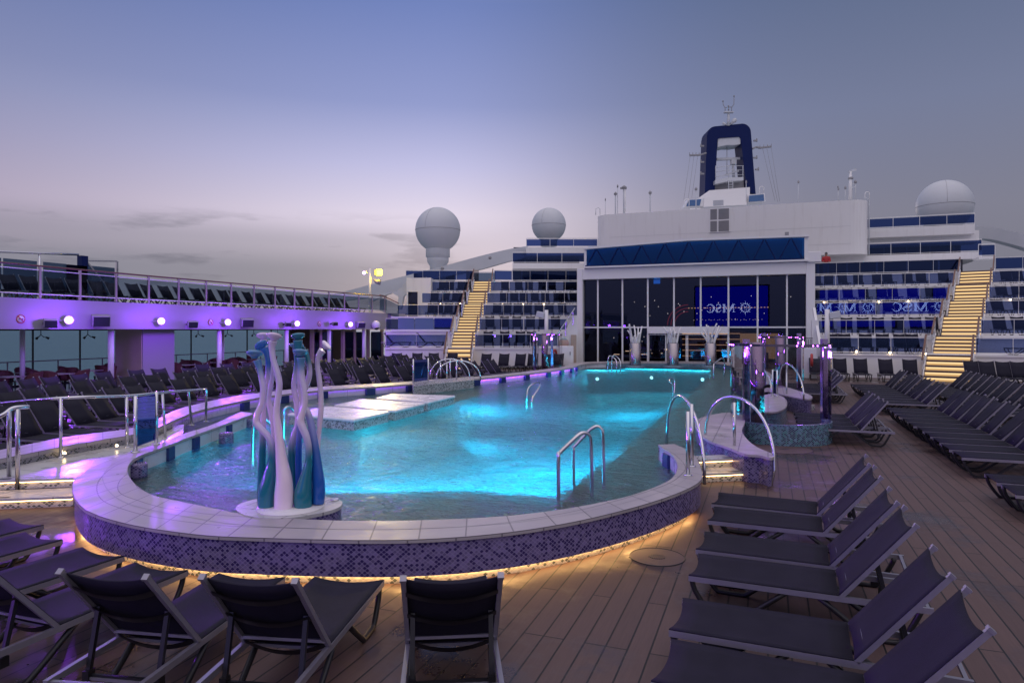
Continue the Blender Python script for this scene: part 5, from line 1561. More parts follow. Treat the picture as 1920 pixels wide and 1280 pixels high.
# ------------------------------------------------------------------ the glass front
FY = 44.8
def fx(px): return X_at(px, FY)
def fz(px, py): return PY(px, py, FY).z
FX0, FX1 = fx(1095), fx(1511)
ZT, ZM = 5.75, 2.57
fr = thing('glass_facade', 'two-storey dark glass front framed in white beyond the end of the pool', 'glass façade', ((FX0 + FX1) / 2, FY, 0))
b = MB()
b.box((FX0 - .19, FY + .1, 3.25), (.40, 1.0, 6.5)); b.box((FX1 + .24, FY + .1, 3.25), (.50, 1.0, 6.5))
b.box(((FX0 + FX1) / 2, FY + .1, (ZT + 6.5) / 2), (FX1 - FX0 + .001, 1.0, 6.5 - ZT))
b.build('portal', M['white_clean'], fr, bevel=.04)
mx = [fx(p) for p in (1095, 1121.5, 1167.5, 1215, 1264, 1314, 1366, 1420.5, 1475.5, 1511)]
for i in range(9):
    a, c = mx[i], mx[i + 1]
    MB().box(((a + c) / 2, FY, (ZT + ZM) / 2), (c - a - .11, .02, ZT - ZM - .08)).build('upper_pane', M['glass_dark'], fr)
    if 3 <= i < 6: continue
    MB().box(((a + c) / 2, FY, ZM / 2), (c - a - .11, .02, ZM - .10)).build('lower_pane', M['glass_dark'], fr)
b = MB()
for i, x in enumerate(mx[1:-1]):
    z0 = ZM if i + 1 in (4, 5) else 0
    b.box((x, FY - .02, (ZT + z0) / 2), (.10, .16, ZT - z0))
b.build('mullion_set', M['white_clean'], fr)
b = MB(); b.box(((FX0 + FX1) / 2, FY - .023, ZM), (FX1 - FX0, .14, .09)); b.build('transom', M['white_clean'], fr)
dh = fz(1290, 623)
MB().box(((mx[3] + mx[6]) / 2, FY - .06, (ZM + dh) / 2 - .02), (mx[6] - mx[3], .34, ZM - dh + .1)).build('door_header', M['white_clean'], fr)
dx = [fx(p) for p in (1215, 1250, 1288, 1327, 1366)]
for i in range(4):
    a, c = dx[i], dx[i + 1]
    dd = MB().box(((a + c) / 2, FY + (.06 if i % 2 else 0), (dh - .1) / 2), (c - a - .12, .02, dh - .12)).build('sliding_door', M['glass_dark'], fr)
    bb = MB()
    for x in (a + .05, c - .05): bb.box((x, FY + (.06 if i % 2 else 0), (dh - .1) / 2), (.07, .06, dh - .1))
    bb.box(((a + c) / 2, FY + (.06 if i % 2 else 0), dh - .14), (c - a - .14, .055, .06))
    bb.build('door_frame', M['white_clean'], dd)
for o in fr.children:
    for g_ in o.children: g_.location = (0, 0, 0)
# room behind the glass
room = thing('lounge_interior', 'dim lounge behind the glass front with warm bar lights', 'interior', ((FX0 + FX1) / 2, FY + 5, 0))
xm = (FX0 + FX1) / 2; wd = FX1 - FX0
MB().box((xm, FY + 12, 3.2), (wd, .2, 6.4)).build('back_wall', M['inner_dark'], room)
MB().box((xm, FY + 6, .02), (wd, 11.8, .04)).build('floor', M['brown_int'], room)
MB().box((xm, FY + 6, 6.1), (wd, 11.8, .3)).build('ceiling', M['inner_dark'], room)
MB().box((xm, FY + 7.2, ZM - .02), (wd, 9.5, .24)).build('upper_floor', M['inner_dark'], room)
for s in (FX0 + .05, FX1 - .05): MB().box((s, FY + 6, 3.2), (.1, 11.8, 6.2)).build('side_wall', M['inner_dark'], room)
MB().box((fx(1290) + 1, FY + 8, 1.2), (4.5, .2, 2.3)).build('shelf_wall', M['brown_int'], room)
b = MB()
for k in range(5): b.box((fx(1285) + 1, FY + 7.85, .45 + k * .42), (4.2, .05, .03))
b.build('lit_shelf', emis('dim_warm_shelf', (1, .55, .25), 2.2), room)
MB().box((fx(1405) + .5, FY + 7, 1.25), (2.6, .1, 1.8)).build('lit_panel', emis('dim_amber_panel', (.8, .45, .2), .8), room)
MB().box((fx(1160) - 1, FY + 8, .7), (3, .6, 1.1)).build('bar_counter', M['brown_int'], room)
b = MB()
for (px, py, wd_) in ((1150, 664, .9), (1180, 658, .6), (1206, 664, .7), (1232, 662, .8), (1252, 655, .5), (1398, 650, .6)): q = PY(px, py, FY + 5); b.box((q.x, FY + 5, q.z), (wd_, .05, .05))
b.build('counter_light', emis('counter_light', (1, .68, .35), 3.0), room)
b = MB()
for k in range(26): b.box((fx(1272) + k * .215, FY + 6.2, 3.98), (.10, .05, .06))
b.build('bulb_row', emis('warm_bulbs', (1, .55, .22), 2.0), room)
b = MB()
for k in range(24): b.box((fx(1282) + k * .2 + .03 * (k % 3), FY + 6.4, 3.1 + .04 * (k % 2)), (.03, .03, .03))
b.build('small_bulbs', emis('small_bulbs', (1, .75, .5), 4), room)
random.seed(21)
b = MB()
for k in range(46):
    b.box((random.uniform(FX0 + .5, FX1 - .5), FY + random.uniform(4, 11), random.choice((random.uniform(3.2, 4.8), random.uniform(.7, 2.1)))), (.045, .02, .045))
b.build('glint_speck', emis('tiny_glints', (1, .85, .65), 4.5), room)  # small glowing boxes scattered at random through the room
MB().box((fx(1229), FY + .6, fz(1229, 527)), (.42, .04, .26)).build('blue_monitor', emis('monitor_blue', (.02, .22, .9), 1.6), room)
MB().box((fx(1339), FY + .6, fz(1339, 628) - .05), (.40, .04, .17)).build('blue_monitor', emis('monitor_blue_low', (.02, .22, .9), 1.2), room)
b = MB()
for r in (1.0, 1.25, 1.5):
    b.tube([Vector((fx(1268) - r * math.cos(a), FY + 7, 2.75 + r * math.sin(a))) for a in [math.pi * .5 * i / 12 for i in range(13)]], .025, 6)
b.build('red_arch_lamp', emis('dim_red_arch', (.7, .05, .05), .9), room)
random.seed(31)
# lounge chairs and tables seen dimly inside
for k in range(9):
    x = FX0 + 1.2 + k * 1.45; y = FY + 2.2 + (k % 3) * 1.2
    t = thing('lounge_chair', 'dim lounge armchair inside the glass front, {} from the left'.format(nth(k + 1)), 'armchair', (x, y, .04), 'armchairs inside the glass front')
    MB().box((x, y, .34), (.6, .6, .16)).build('seat', M['wicker'], t, bevel=.04); MB().box((x, y + .28, .65), (.6, .12, .5)).build('backrest', M['wicker'], t, bevel=.04)
    for sx_ in (-1, 1): MB().box((x + sx_ * .26, y, .15), (.05, .5, .24)).build('leg', M['dark'], t)

# canopy of blue glass above it
can = thing('glass_canopy', 'dark blue glass canopy with a zigzag truss above the glass front', 'canopy', (xm, FY, 6.5))
CY = FY - .45
def cp(px, py): return PY(px, py, CY)
x0, x1, xc = cp(1098, 500).x, cp(1508, 500).x, cp(1290, 500).x
zb = 6.62; zl, zc, zr = 7.72, 7.98, 7.72
b = MB()
for (a, c) in (((x0 - .05, 6.55), (x1 + .2, 6.55)),):
    b.bar((a[0], CY, a[1]), (c[0], CY, c[1]), .5, .10)
b.bar((x0 - .05, CY, zl + .09), (xc, CY, zc + .09), .5, .12); b.bar((xc, CY, zc + .09), (x1 + .25, CY, zc + .02), .5, .12)
b.bar((x0, CY, 6.5), (x0, CY, zl + .14), .16, .16); b.bar((x1 + .1, CY, 6.5), (x1 + .1, CY, zc + .07), .2, .2)
b.build('canopy_frame', M['white_clean'], can)
b = MB(); b.vpoly([(x0, CY - .05, zb), (x1, CY - .05, zb), (x1, CY - .05, zc - .07), (xc, CY - .05, zc), (x0, CY - .05, zl)], .02, (0, 1, 0)); b.build('glass_band', M['glass_truss'], can)
b = MB(); n = 9
def ztop(x): return zl + (zc - zl) * (x - x0) / (xc - x0) if x < xc else zc - .07 * (x - xc) / (x1 - xc)
wdd = (x1 - x0) / n
for i in range(n):
    a = x0 + wdd * i + .1; c = x0 + wdd * (i + .5); e_ = x0 + wdd * (i + 1) - .1
    b.bar((a, CY - .12, zb + .04), (c - .04, CY - .12, ztop(c) - .05), .06, .06); b.bar((c + .04, CY - .124, ztop(c) - .05), (e_, CY - .124, zb + .04), .06, .06)
b.bar((x0, CY - .13, zb + .02), (x1, CY - .13, zb + .02), .07, .06)
b.build('zigzag_truss', M['navy'], can)
b = MB()
for k in range(16): b.box((xm, CY + .55, zb + .08 + k * .085), (x1 - x0 - .2, .04, .05))
b.build('louvre_slats', mat('louvre_grey_blue', (.30, .50, .75), .5), can)
MB().box((xm, CY + 1.4, 7.2), (x1 - x0, .1, 1.5)).build('back_panel', mat('canopy_back', (.10, .24, .45), .6), can)
MB().box((x1 + .55, CY + .2, 6.75), (.75, .6, .62)).build('end_box', M['white_clean'], can, bevel=.03)
MB().box((xm + 5.8, CY, zc + .22), (.22, .3, .16)).build('roof_lamp', M['grey'], can)

# wing walls beside the portal
t = thing('wing_wall', 'white sloping wing wall with a narrow door left of the glass front', 'wing wall', A(1070, 680, 42.6))
b = MB(); b.vpoly([A(1083, 592, 42.6), A(1083, 690, 42.6), A(1046, 690, 42.6), A(1040, 655, 42.6), A(1060, 620, 42.6), A(1078, 592, 42.6)], .3, Vector((-ST, CT, 0))); b.build('wall', M['white'], t)
p = A(1075.5, 654, 42.5); MB().box((p.x, p.y, 1.05), (.34, .06, 2.1), TH).build('door', M['tan'], t)
MB().bar(A(1078, 577, 42.4), A(1044, 628, 42.4), .06).build('handrail', M['steel'], t)
b = MB()
for u in (.1, .5, .9):
    a = A(1078, 577, 42.4).lerp(A(1044, 628, 42.4), u); b.bar(a, a - Vector((0, 0, .9)), .04)
b.build('post', M['steel'], t)
ax = Matrix.Rotation(TH, 3, 'Z') @ Matrix.Rotation(math.radians(90), 3, 'X')
t2 = thing('round_emblem', 'round coloured emblem disc on the wing wall by the left terraces', 'emblem', A(1057, 643, 42.5))
M['emblem'] = grad_mat('emblem_bands', [(0, (.5, .42, .36)), (.66, (.5, .35, .3)), (.74, (.12, .35, .45)), (.86, (.15, .4, .5)), (1, (.6, .6, .6))])
MB().lathe(A(1057, 643, 42.5), [(.32, 0), (.32, .03), (.28, .04), (.001, .04)], 28, axis=ax).build('disc', M['emblem'], t2)
t2 = thing('white_cabinet', 'white equipment cabinet in front of the left wing wall', 'cabinet', A(1062, 690, 41.0))
p = A(1062, 670, 41.0); MB().box((p.x, p.y, .72), (.82, .5, 1.44), TH).build('body', M['white_clean'], t2, bevel=.03)
q = A(1069, 662, 40.7); MB().box((q.x, q.y, q.z), (.06, .03, .2), TH).build('latch', M['grey'], t2)
def ring_buoy(px, py, d, lab, ax):
    c = A(px, py, d)
    t = thing('lifebuoy', lab, 'lifebuoy', c, 'red lifebuoys by the showers')
    R = .26; pts = [c + ax @ Vector((R * math.cos(a), R * math.sin(a), 0)) for a in [2 * math.pi * i / 24 for i in range(24)]]
    MB().tube(pts, .065, 10, closed=True).build('ring', M['red'], t)
    MB().bar(c + ax @ Vector((0, -R - .08, -.02)), c + ax @ Vector((0, R + .1, -.02)), .04).build('bracket', M['white_clean'], t)
ring_buoy(1040, 664, 41.8, 'red lifebuoy beside the far left glass shower', Matrix.Rotation(TH + 1.1, 3, 'Z') @ Matrix.Rotation(math.radians(90), 3, 'X'))
ring_buoy(1522, 675, 33.5, 'red lifebuoy on the white box at the foot of the right terraces', Matrix.Rotation(TH + 1.15, 3, 'Z') @ Matrix.Rotation(math.radians(90), 3, 'X'))
t = thing('wing_wall', 'narrow white sloping strut and post right of the glass front', 'wing wall', PY(1535, 690, 40))
b = MB(); b.bar(PY(1526, 578, 41.5), PY(1538, 650, 40.0), .14, .14); b.build('strut', M['white_clean'], t)
b = MB(); b.bar(PY(1527, 690, 41), PY(1527, 600, 41), .55, .3); b.build('wall', M['white'], t)
t = thing('white_cabinet', 'white box locker at the foot of the right terraces', 'cabinet', PY(1512, 700, 37.5))
p = PY(1512, 690, 37.5); MB().box((p.x, p.y, .75), (.9, .7, 1.5)).build('body', M['white_clean'], t, bevel=.02)
for zz in (.4, 1.2): MB().box((p.x - .33, p.y - .36, zz), (.06, .03, .08)).build('latch', M['grey'], t)
b = MB()
for k in range(8): b.bar(PY(1500 + k * 3.2, 663, 38.6), PY(1500 + k * 3.2, 636, 38.6), .03)
b.bar(PY(1499, 634, 38.6), PY(1524, 634, 38.6), .04)
tag(b.build('dark_fence', M['dark']), 'short dark bar fence right of the glass front', 'fence')
# two slim white posts with lamps before the terraces
for (px, y0, y1, Y, lab) in ((1551, 640, 580, 37.6, 'thick white floodlight post before the right terraces'), (1024.5, 622, 581, 41, 'thick white floodlight post before the left terraces')):
    p = PY(px, y0, Y) if px > 1200 else A(px, y0, Y)
    q = PY(px, y1, Y) if px > 1200 else A(px, y1, Y)
    t = thing('lamp_post', lab, 'light post', (p.x, p.y, 1.2), 'floodlight posts before the terraces')
    MB().tube([(p.x, p.y, 1.2 if px > 1200 else 1.3), (p.x, p.y, q.z)], .115, 14).build('post', M['white_clean'], t)
    s = 1 if px > 1200 else -1
    MB().box((p.x + s * .35, p.y, q.z - .28), (.5, .3, .34), m=Matrix.Rotation(s * -.2, 3, 'Y')).build('flood_head', M['grey_white'], t, bevel=.03)

# ------------------------------------------------------------------ upper decks
def slab(name, label, cat, poly_px, Y, ztop, h, depth, m='white', rz=None):
    pass
def upper_deck(side, xf, x0, x1, y, zf, label, fas=.5, glassh=.95, depth=6, back=True):
    t = thing('upper_deck', label, 'deck', xf @ Vector(((x0 + x1) / 2, y, zf)))
    b = MB(xf); b.box(((x0 + x1) / 2, y + depth / 2, zf - fas / 2), (x1 - x0, depth, fas)); b.build('fascia', M['white'], t)
    n = max(1, round((x1 - x0) / 1.9)); wd = (x1 - x0) / n
    for i in range(n):
        MB(xf).box((x0 + wd * (i + .5), y + .05, zf + .12 + (glassh - .2) / 2), (wd - .04, .016, glassh - .2)).build('glass_panel', M['glass_top'], t)
    b = MB(xf); b.box(((x0 + x1) / 2, y + .05, zf + glassh), (x1 - x0, .06, .06)); b.box(((x0 + x1) / 2, y + .05, zf + .08), (x1 - x0, .03, .03))
    for i in range(n + 1): b.box((x0 + wd * i, y + .05, zf + glassh / 2), (.035, .035, glassh))
    b.build('rail_frame', M['white'], t)
    if back:
        MB(xf).box(((x0 + x1) / 2, y + depth - .4, zf + 1.05), (x1 - x0 - .2, .1, 2.0)).build('dark_window_wall', mat('dark_blue_windows', (.012, .018, .05), .12), t)
        b = MB(xf)
        k = x0 + 1.2
        while k < x1 - .5:
            b.box((k, y + depth - .48, zf + 1.05), (.09, .06, 2.0)); k += 1.7
        b.build('window_frame', M['grey'], t)
    return t
# dark glazed walls at the back of the two top terraces
for (xf, y, x0, x1, zf, lab) in ((XL, 61.8, lpx(962, 60), lpx(1100, 60), LZ[5], 'dark glazed wall behind the top terrace of the left block'), (XR, 60.2, X_at(1514, 60), X_at(1806, 60), RZ[5], 'dark glazed wall behind the top terrace of the right block')):
    t = thing('glazed_wall', lab, 'glazed wall', xf @ Vector((x0, y, zf)))
    MB(xf).box(((x0 + x1) / 2, y, zf + .8), (x1 - x0, .1, 1.7)).build('window_band', mat('dark_glazing', (.010, .013, .03), .1), t)
    b = MB(xf); k = x0 + .8
    while k < x1: b.box((k, y - .08, zf + .8), (.12, .06, 1.7)); k += 2.1
    b.build('window_frame', M['grey'], t)
upper_deck('left', XL, lpx(961, 60), lpx(1100, 60), 60.0, H + (HOR - 493) * 60 / F, 'second highest white deck with dark blue glass above the left terraces')
upper_deck('left', XL, lpx(987, 62), lpx(1120, 62), 62.0, H + (HOR - 463.5) * 62 / F, 'highest white deck with blue glass beside the second radome', fas=.72, glassh=.8, back=False)
upper_deck('right', XR, X_at(1513, 60), X_at(1806, 60) + 1.2, 60.0, 8.22, 'second highest white deck with dark blue glass above the right terraces')
upper_deck('right', XR, X_at(1626, 61.5), X_at(1828, 61.5), 61.5, 10.5, 'highest white deck with blue glass beside the right radome', fas=.72, glassh=.85, back=False)
# long white band joining the highest decks under the superstructure
MBx = MB(); xa, xb = X_at(1118, 62.5), X_at(1836, 62.5)
MBx.box(((xa + xb) / 2, 63.5, 9.7), (xb - xa, 2.0, .9))
tag(MBx.build('deck_band', M['white']), 'long white horizontal deck edge under the big white superstructure', 'deck edge')
p = PY(1858, 468, 58); upper_deck('right', XR, X_at(1835, 58), X_at(1866, 58), 58.0, PY(1850, 481, 58).z, 'small blue glass landing at the head of the right stairs', fas=.15, glassh=.9, depth=1.5, back=False)
# a dark blue tank or screen boxes behind the top left glass
MB(XL).box((lpx(840, 60), 60, LZ[5] + .55), (3.0, .4, 1.0)).build('x', M['glass_blue']) if False else None

# superstructure
SY = 58.0
sxa, sxb = X_at(1115, SY), X_at(1631, SY)
zS0, zS1 = 8.2, 12.33
t = thing('superstructure', 'big plain white superstructure with rounded ends above the canopy', 'superstructure', ((sxa + sxb) / 2, SY, zS0))
r = 1.3; pol = []
for (cx, cy, a0) in ((sxa + r, SY + r, 180), (sxb - r, SY + r, 270), (sxb - r, SY + 11, 0), (sxa + r, SY + 11, 90)):
    for k in range(9):
        a = math.radians(a0 + 90 * k / 8); pol.append(Vector((cx + r * math.cos(a), cy + r * math.sin(a), 0)))
MB().prism(pol, zS0, zS1).build('wall', M['white'], t)
cen = sum(pol, Vector()) / len(pol)
wx0, wx1 = X_at(1332, SY), X_at(1367, SY); wz0, wz1 = PY(1348, 434, SY).z, PY(1348, 392, SY).z
win = MB(); win.box(((wx0 + wx1) / 2, SY - .03, (wz0 + wz1) / 2), (wx1 - wx0 + .16, .1, wz1 - wz0 + .16)); win.build('window_frame', M['white_clean'], t)
wxm = wx0 + (wx1 - wx0) * .40; wzm = (wz0 + wz1) / 2
for (a, c) in ((wx0, wxm - .06), (wxm + .06, wx1)):
    for (e_, g_) in ((wz0, wzm - .06), (wzm + .06, wz1)):
        b = MB(); b.box(((a + c) / 2, SY - .09, (e_ + g_) / 2), (c - a, .03, g_ - e_))
        k = e_ + .06
        while k < g_: b.box(((a + c) / 2, SY - .115, k), (c - a - .04, .03, .035)); k += .085
        b.build('louvre', M['grey'], t)
b = MB()
for k in range(1, 3): b.box((sxa + r + (sxb - sxa - 2 * r) * k / 3 + .2 * (k % 2), SY - .004, (zS0 + zS1) / 2), (.015, .01, zS1 - zS0))
b.box(((sxa + sxb) / 2, SY - .006, 10.35), (sxb - sxa - 2 * r, .01, .025)); b.box(((sxa + sxb) / 2, SY - .006, 9.0), (sxb - sxa - 2 * r, .01, .02))
b.build('seam_set', mat('weld_seam', (.64, .64, .66), .5), t)
b = MB(); b.tube([Vector((sxb + .05, SY + .9, zS0)), Vector((sxb + .05, SY + .9, zS1 + .1)), Vector((sxb - .3, SY + .9, zS1 + .3))], .05, 8); b.build('drain_pipe', M['grey_white'], t)
q = PY(1347, 381, SY); MB().box((q.x, SY - .1, q.z), (.8, .2, .42)).build('beacon_box', M['grey_white'], t)

# mast house and mast
MD = 66.0
def mpt(px, py, d=MD): return A(px, py, d)
mast = thing('mast', 'navy arch mast with radar gear and yardarms on top of the superstructure', 'mast', mpt(1368, 372))
fw = Vector((-ST, CT, 0))
def plate(pts, thick, m, name, d=MD, parent=mast):
    return MB().vpoly([mpt(x, y, d) for x, y in pts], thick, fw).build(name, M[m], parent)
Rr = lambda cx, cy, r_, a0, a1, n=6: [(cx + r_ * math.cos(math.radians(a0 + (a1 - a0) * i / n)), cy - r_ * math.sin(math.radians(a0 + (a1 - a0) * i / n))) for i in range(n + 1)]
outer = [(1321, 374)] + [(1325.5, 254)] + Rr(1342, 253, 16, 180, 96) + Rr(1392, 248, 16, 92, 4) + [(1417, 364)]
inner = [(1400, 358), (1389, 260)] + [(1386, 256.5), (1349, 259), (1345.5, 262)] + [(1340, 362)]
plate(outer + inner, 2.0, 'navy', 'arch')
plate([(1346, 258), (1388, 255.5), (1388.5, 270), (1378, 272), (1362, 272), (1345.5, 276)], 1.8, 'grey_white', 'arch_lining', MD + .1)
b = MB(); b.tube([mpt(1363, 330, MD + .8), mpt(1363, 272, MD + .8)], .03, 6); b.build('stay', M['grey'], mast)
# top pole with the lyre antenna
b = MB(); b.tube([mpt(1365.5, 236), mpt(1366, 212)], [.16, .11], 10); b.box(mpt(1366, 211), (.9, .4, .10), TH)
b.build('top_pole', M['grey_white'], mast)
b = MB()
for q in ([(1359.5, 211), (1359.5, 203), (1356, 196), (1355.5, 190)], [(1371.5, 211), (1371.8, 202), (1376, 196), (1376.3, 181)], [(1359.5, 202), (1371.5, 201)], [(1366, 208), (1366, 199)]):
    b.tube([mpt(*k_) for k_ in q], .035, 6)
for q in ((1355.5, 190), (1376.3, 180.5), (1366, 199), (1366, 206)): b.sphere(mpt(*q), .08, 8, 6)
b.build('lyre_antenna', M['grey'], mast)
b = MB(); b.tube([mpt(1370, 233), mpt(1377, 226), mpt(1380, 224)], [.1, .22, .16], 8); b.tube([mpt(1362, 234), mpt(1355, 231)], [.08, .14], 8); b.build('horn', M['grey_white'], mast)
for (pts) in ([(1324, 287), (1318, 289), (1311, 291), (1293, 291.5)], [(1411, 279), (1418, 276), (1425, 277.5), (1446, 275)]):
    b = MB(); P = [mpt(*k_) for k_ in pts]
    for a, c in zip(P, P[1:]): b.bar(a, c, .22, .14)
    for k_ in range(4):
        q = P[-2].lerp(P[-1], k_ / 3); b.tube([q, q + Vector((0, 0, .28))], .03, 6)
    b.build('yardarm', M['grey'], mast)
for (x, y, s) in ((1320, 274, -1), (1320, 304, -1), (1320, 326, -1), (1413, 264, 1), (1413, 296, 1), (1416, 318, 1)):
    b = MB(); b.bar(mpt(x, y), mpt(x + s * 6, y), .16, .14); b.tube([mpt(x + s * 6, y + 2), mpt(x + s * 6, y - 4)], .06, 8); b.build('side_bracket', M['grey'], mast)
b = MB()
for (a, c) in (((1294, 293), (1282, 375)), ((1301, 293), (1290, 376)), ((1308, 293), (1297, 372)), ((1430, 279), (1453, 376)), ((1438, 279), (1458, 378)), ((1446, 277), (1462, 378))):
    b.tube([mpt(*a), mpt(*c)], .012, 4)
b.build('stay_wire', M['grey'], mast)
b = MB(); b.bar(mpt(1344, 299, MD + .9), mpt(1392, 297.5, MD + .9), .3, .22); b.tube([mpt(1376, 340, MD + .9), mpt(1374, 308, MD + .9)], [.14, .11], 10); b.box(mpt(1375, 304, MD + .9), (.5, .5, .5), TH)
b.build('radar_scanner', M['grey_white'], mast)
b = MB(); b.bar(mpt(1359, 328, MD + .7), mpt(1385, 321, MD + .7), .12, .12); b.build('small_radar', M['grey_white'], mast)
b = MB()
for y in (312, 320, 329): b.tube([mpt(1341, y + 3, MD - .4), mpt(1366, y - 1, MD - .6), mpt(1394, y - 1, MD - .4)], .03, 5)
for x in (1342, 1366, 1393): b.tube([mpt(x, 336, MD - .5), mpt(x, 311, MD - .5)], .035, 5)
b.build('platform_rail', M['grey_white'], mast)
plate([(1341, 338), (1366, 333), (1394, 332), (1394, 338), (1366, 340), (1341, 345)], 1.6, 'grey_white', 'platform', MD - .6)
plate([(1341, 345), (1394, 338), (1396, 358), (1340, 360)], .6, 'grey', 'platform_shade_wall', MD + .4)
b = MB()
for x in (1366, 1374): b.tube([mpt(x, 356, MD - .7), mpt(x, 338, MD - .7)], .04, 5)
for y in (341, 346, 351): b.tube([mpt(1366, y, MD - .7), mpt(1374, y, MD - .7)], .03, 5)
b.build('ladder', M['grey_white'], mast)
mh = thing('mast_house', 'stepped white mast house with blue slanted windows under the navy mast', 'mast house', mpt(1366, 375, 63))
plate([(1330, 371), (1330, 357), (1406, 351), (1406, 371)], 5, 'white_clean', 'upper_wall', 64, mh)
plate([(1320, 388), (1320, 371), (1400, 366), (1400, 384)], 5, 'white_clean', 'lower_wall', 63, mh)
plate([(1284, 387.5), (1290, 374), (1319, 372), (1319, 386)], 1.2, 'white_clean', 'side_box', 63.2, mh); plate([(1287, 386.5), (1292, 375), (1315, 373.5), (1312, 385.5)], .08, 'glass_truss', 'blue_window', 63.1, mh)
plate([(1402, 380), (1402, 365), (1434, 363), (1435, 378)], 1.2, 'white_clean', 'side_box', 63.2, mh); plate([(1404, 378.5), (1405, 367), (1432, 364.5), (1433, 376.5)], .08, 'glass_truss', 'blue_window', 63.1, mh)
for o in mh.children:
    if o.name.startswith('blue_window'): o.data.materials[0] = mat('blue_pane', (.05, .13, .30), .2)
# aerials on the roof
aer = [(1158, 398, 349, .03), (1154, 398, 363, .06), (1170, 396, 351, .09), (1135, 400, 374, .02), (1219, 393, 361, .06), (1305, 388, 354, .05), (1399, 372, 341, .03), (1497, 378, 341, .035), (1571, 373, 350, .02), (1572, 373, 354, .03), (1585, 373, 352, .04), (1604, 371, 341, .05)]
for i, (x, y0, y1, r_) in enumerate(aer):
    p, q = mpt(x, y0, 60), mpt(x, y1, 60)
    t = thing('roof_aerial', 'thin aerial on the superstructure roof, {} from the left'.format(nth(sorted(a[0] for a in aer).index(x) + 1)), 'aerial', p, 'aerials on the superstructure roof')
    MB().tube([p - Vector((0, 0, .3)), q], r_, 6).build('pole', M['grey_white'], t)
    MB().lathe(q, [(r_ * 2.2, -.12), (r_ * 2.6, 0), (r_ * .8, .14)], 8).build('tip', M['grey'], t)
t = thing('sensor_mast', 'stout white sensor mast on the right end of the superstructure roof', 'aerial', mpt(1594, 372, 60))
MB().tube([mpt(1594.5, 374, 60), mpt(1594.5, 322, 60)], [.16, .11], 10).build('pole', M['white_clean'], t)
MB().bar(mpt(1591, 323, 60), mpt(1605, 318, 60), .16, .2).build('cross_arm', M['grey_white'], t)
MB().lathe(mpt(1595, 334, 60), [(.2, -.1), (.24, 0), (.1, .12)], 10).build('lamp', M['grey'], t)
b = MB(); b.bar(mpt(1596, 352, 60), mpt(1603, 350, 60), .08); b.bar(mpt(1596, 344, 60), mpt(1602, 345, 60), .08); b.build('bracket', M['grey_white'], t)
t = thing('roof_sensor', 'white sensor post with two heads on the left end of the superstructure roof', 'aerial', mpt(1171, 396, 60))
MB().tube([mpt(1171.5, 398, 60), mpt(1171.5, 354, 60)], .1, 8).build('pole', M['white_clean'], t)
MB().box(mpt(1169, 353, 60), (.55, .2, .16), TH).build('head', M['grey'], t)
for (x, y, d_, lab) in ((1121, 403, 60, 'left'), (1288, 386, 62.5, 'middle'), (1428, 363, 62.8, 'right'), (1626, 373, 60, 'far right')):
    t = thing('ladder_hoop', 'small white hoop rail at the {} roof edge of the superstructure'.format(lab), 'hoop rail', mpt(x, y, d_), 'hoop rails on the roof')
    MB().tube([mpt(x - 4, y, d_), mpt(x - 4, y - 11, d_), mpt(x - 2, y - 13, d_), mpt(x + 2, y - 13, d_), mpt(x + 4, y - 12, d_), mpt(x + 4, y, d_)], .035, 6).build('hoop', M['white_clean'], t)

# radomes
def radome(px, py, rp, d, lab, ped=None):
    c = A(px, py, d); r_ = rp * d / F
    t = thing('radome', lab, 'radome', c - Vector((0, 0, r_ * 1.5)), 'white radomes')
    MB().sphere(c, r_, 48, 30).build('dome', M['grey_white'], t)
    b = MB(); ring = [c + Vector((r_ * 1.002 * math.cos(a), r_ * 1.002 * math.sin(a), -.05)) for a in [2 * math.pi * k / 60 for k in range(60)]]
    b.tube(ring, .018, 5, closed=True)
    for a0 in (.4, 2.5, 4.6):
        b.tube([c + Vector((r_ * 1.001 * math.sin(f) * math.cos(a0), r_ * 1.001 * math.sin(f) * math.sin(a0), r_ * 1.001 * math.cos(f))) for f in [.3 + .126 * k for k in range(11)]], .012, 5)
    b.build('seam', M['grey'], t)
    if ped:
        k = d / F
        MB().lathe((c.x, c.y, c.z), [(a * k, -h_ * k) for a, h_ in reversed(ped)], 36).build('pedestal', M['grey_white'], t)
    return t
radome(821, 431, 42, 60, 'large white radome on a ringed pedestal at the left of the terraces', [(21, 30), (22.5, 36), (22.5, 51), (20, 52.5), (20.5, 54), (20, 60), (15, 68), (15, 95)])
radome(1029, 422, 32, 74, 'smaller white radome above the highest left deck', [(16, 24), (15, 40)])
radome(1771, 386, 47.5, 64, 'large white radome above the highest right deck', [(27, 36), (24, 60)])

# sweeping white arms
def sweep(label, pts, d0, d1, thick, w_=.9):
    n = len(pts); t = thing('sweeping_arm', label, 'arm', A(pts[0][0], pts[0][1], d0))
    up = []; dn = []
    for i, (x, y0, y1) in enumerate(pts):
        d = d0 + (d1 - d0) * i / (n - 1)
        up.append(A(x, y0, d)); dn.append(A(x, y1, d))
    up = catmull(up, 5); dn = catmull(dn, 5)
    b = MB(); o = fw * w_
    b.strip(dn, up); b.strip([p + o for p in up], [p + o for p in dn]); b.strip(up, [p + o for p in up]); b.strip([p + o for p in dn], dn)
    b.build('beam', M['grey_white'], t)
    return t
sa = sweep('long white curved arm rising from the gallery past the radome to the highest left deck', [(600, 557, 570), (655, 544, 562), (700, 532, 556), (760, 517, 540), (800, 507, 527), (845, 495, 516), (900, 480, 505), (950, 468, 491), (990, 461, 481)], 52, 64, 1)
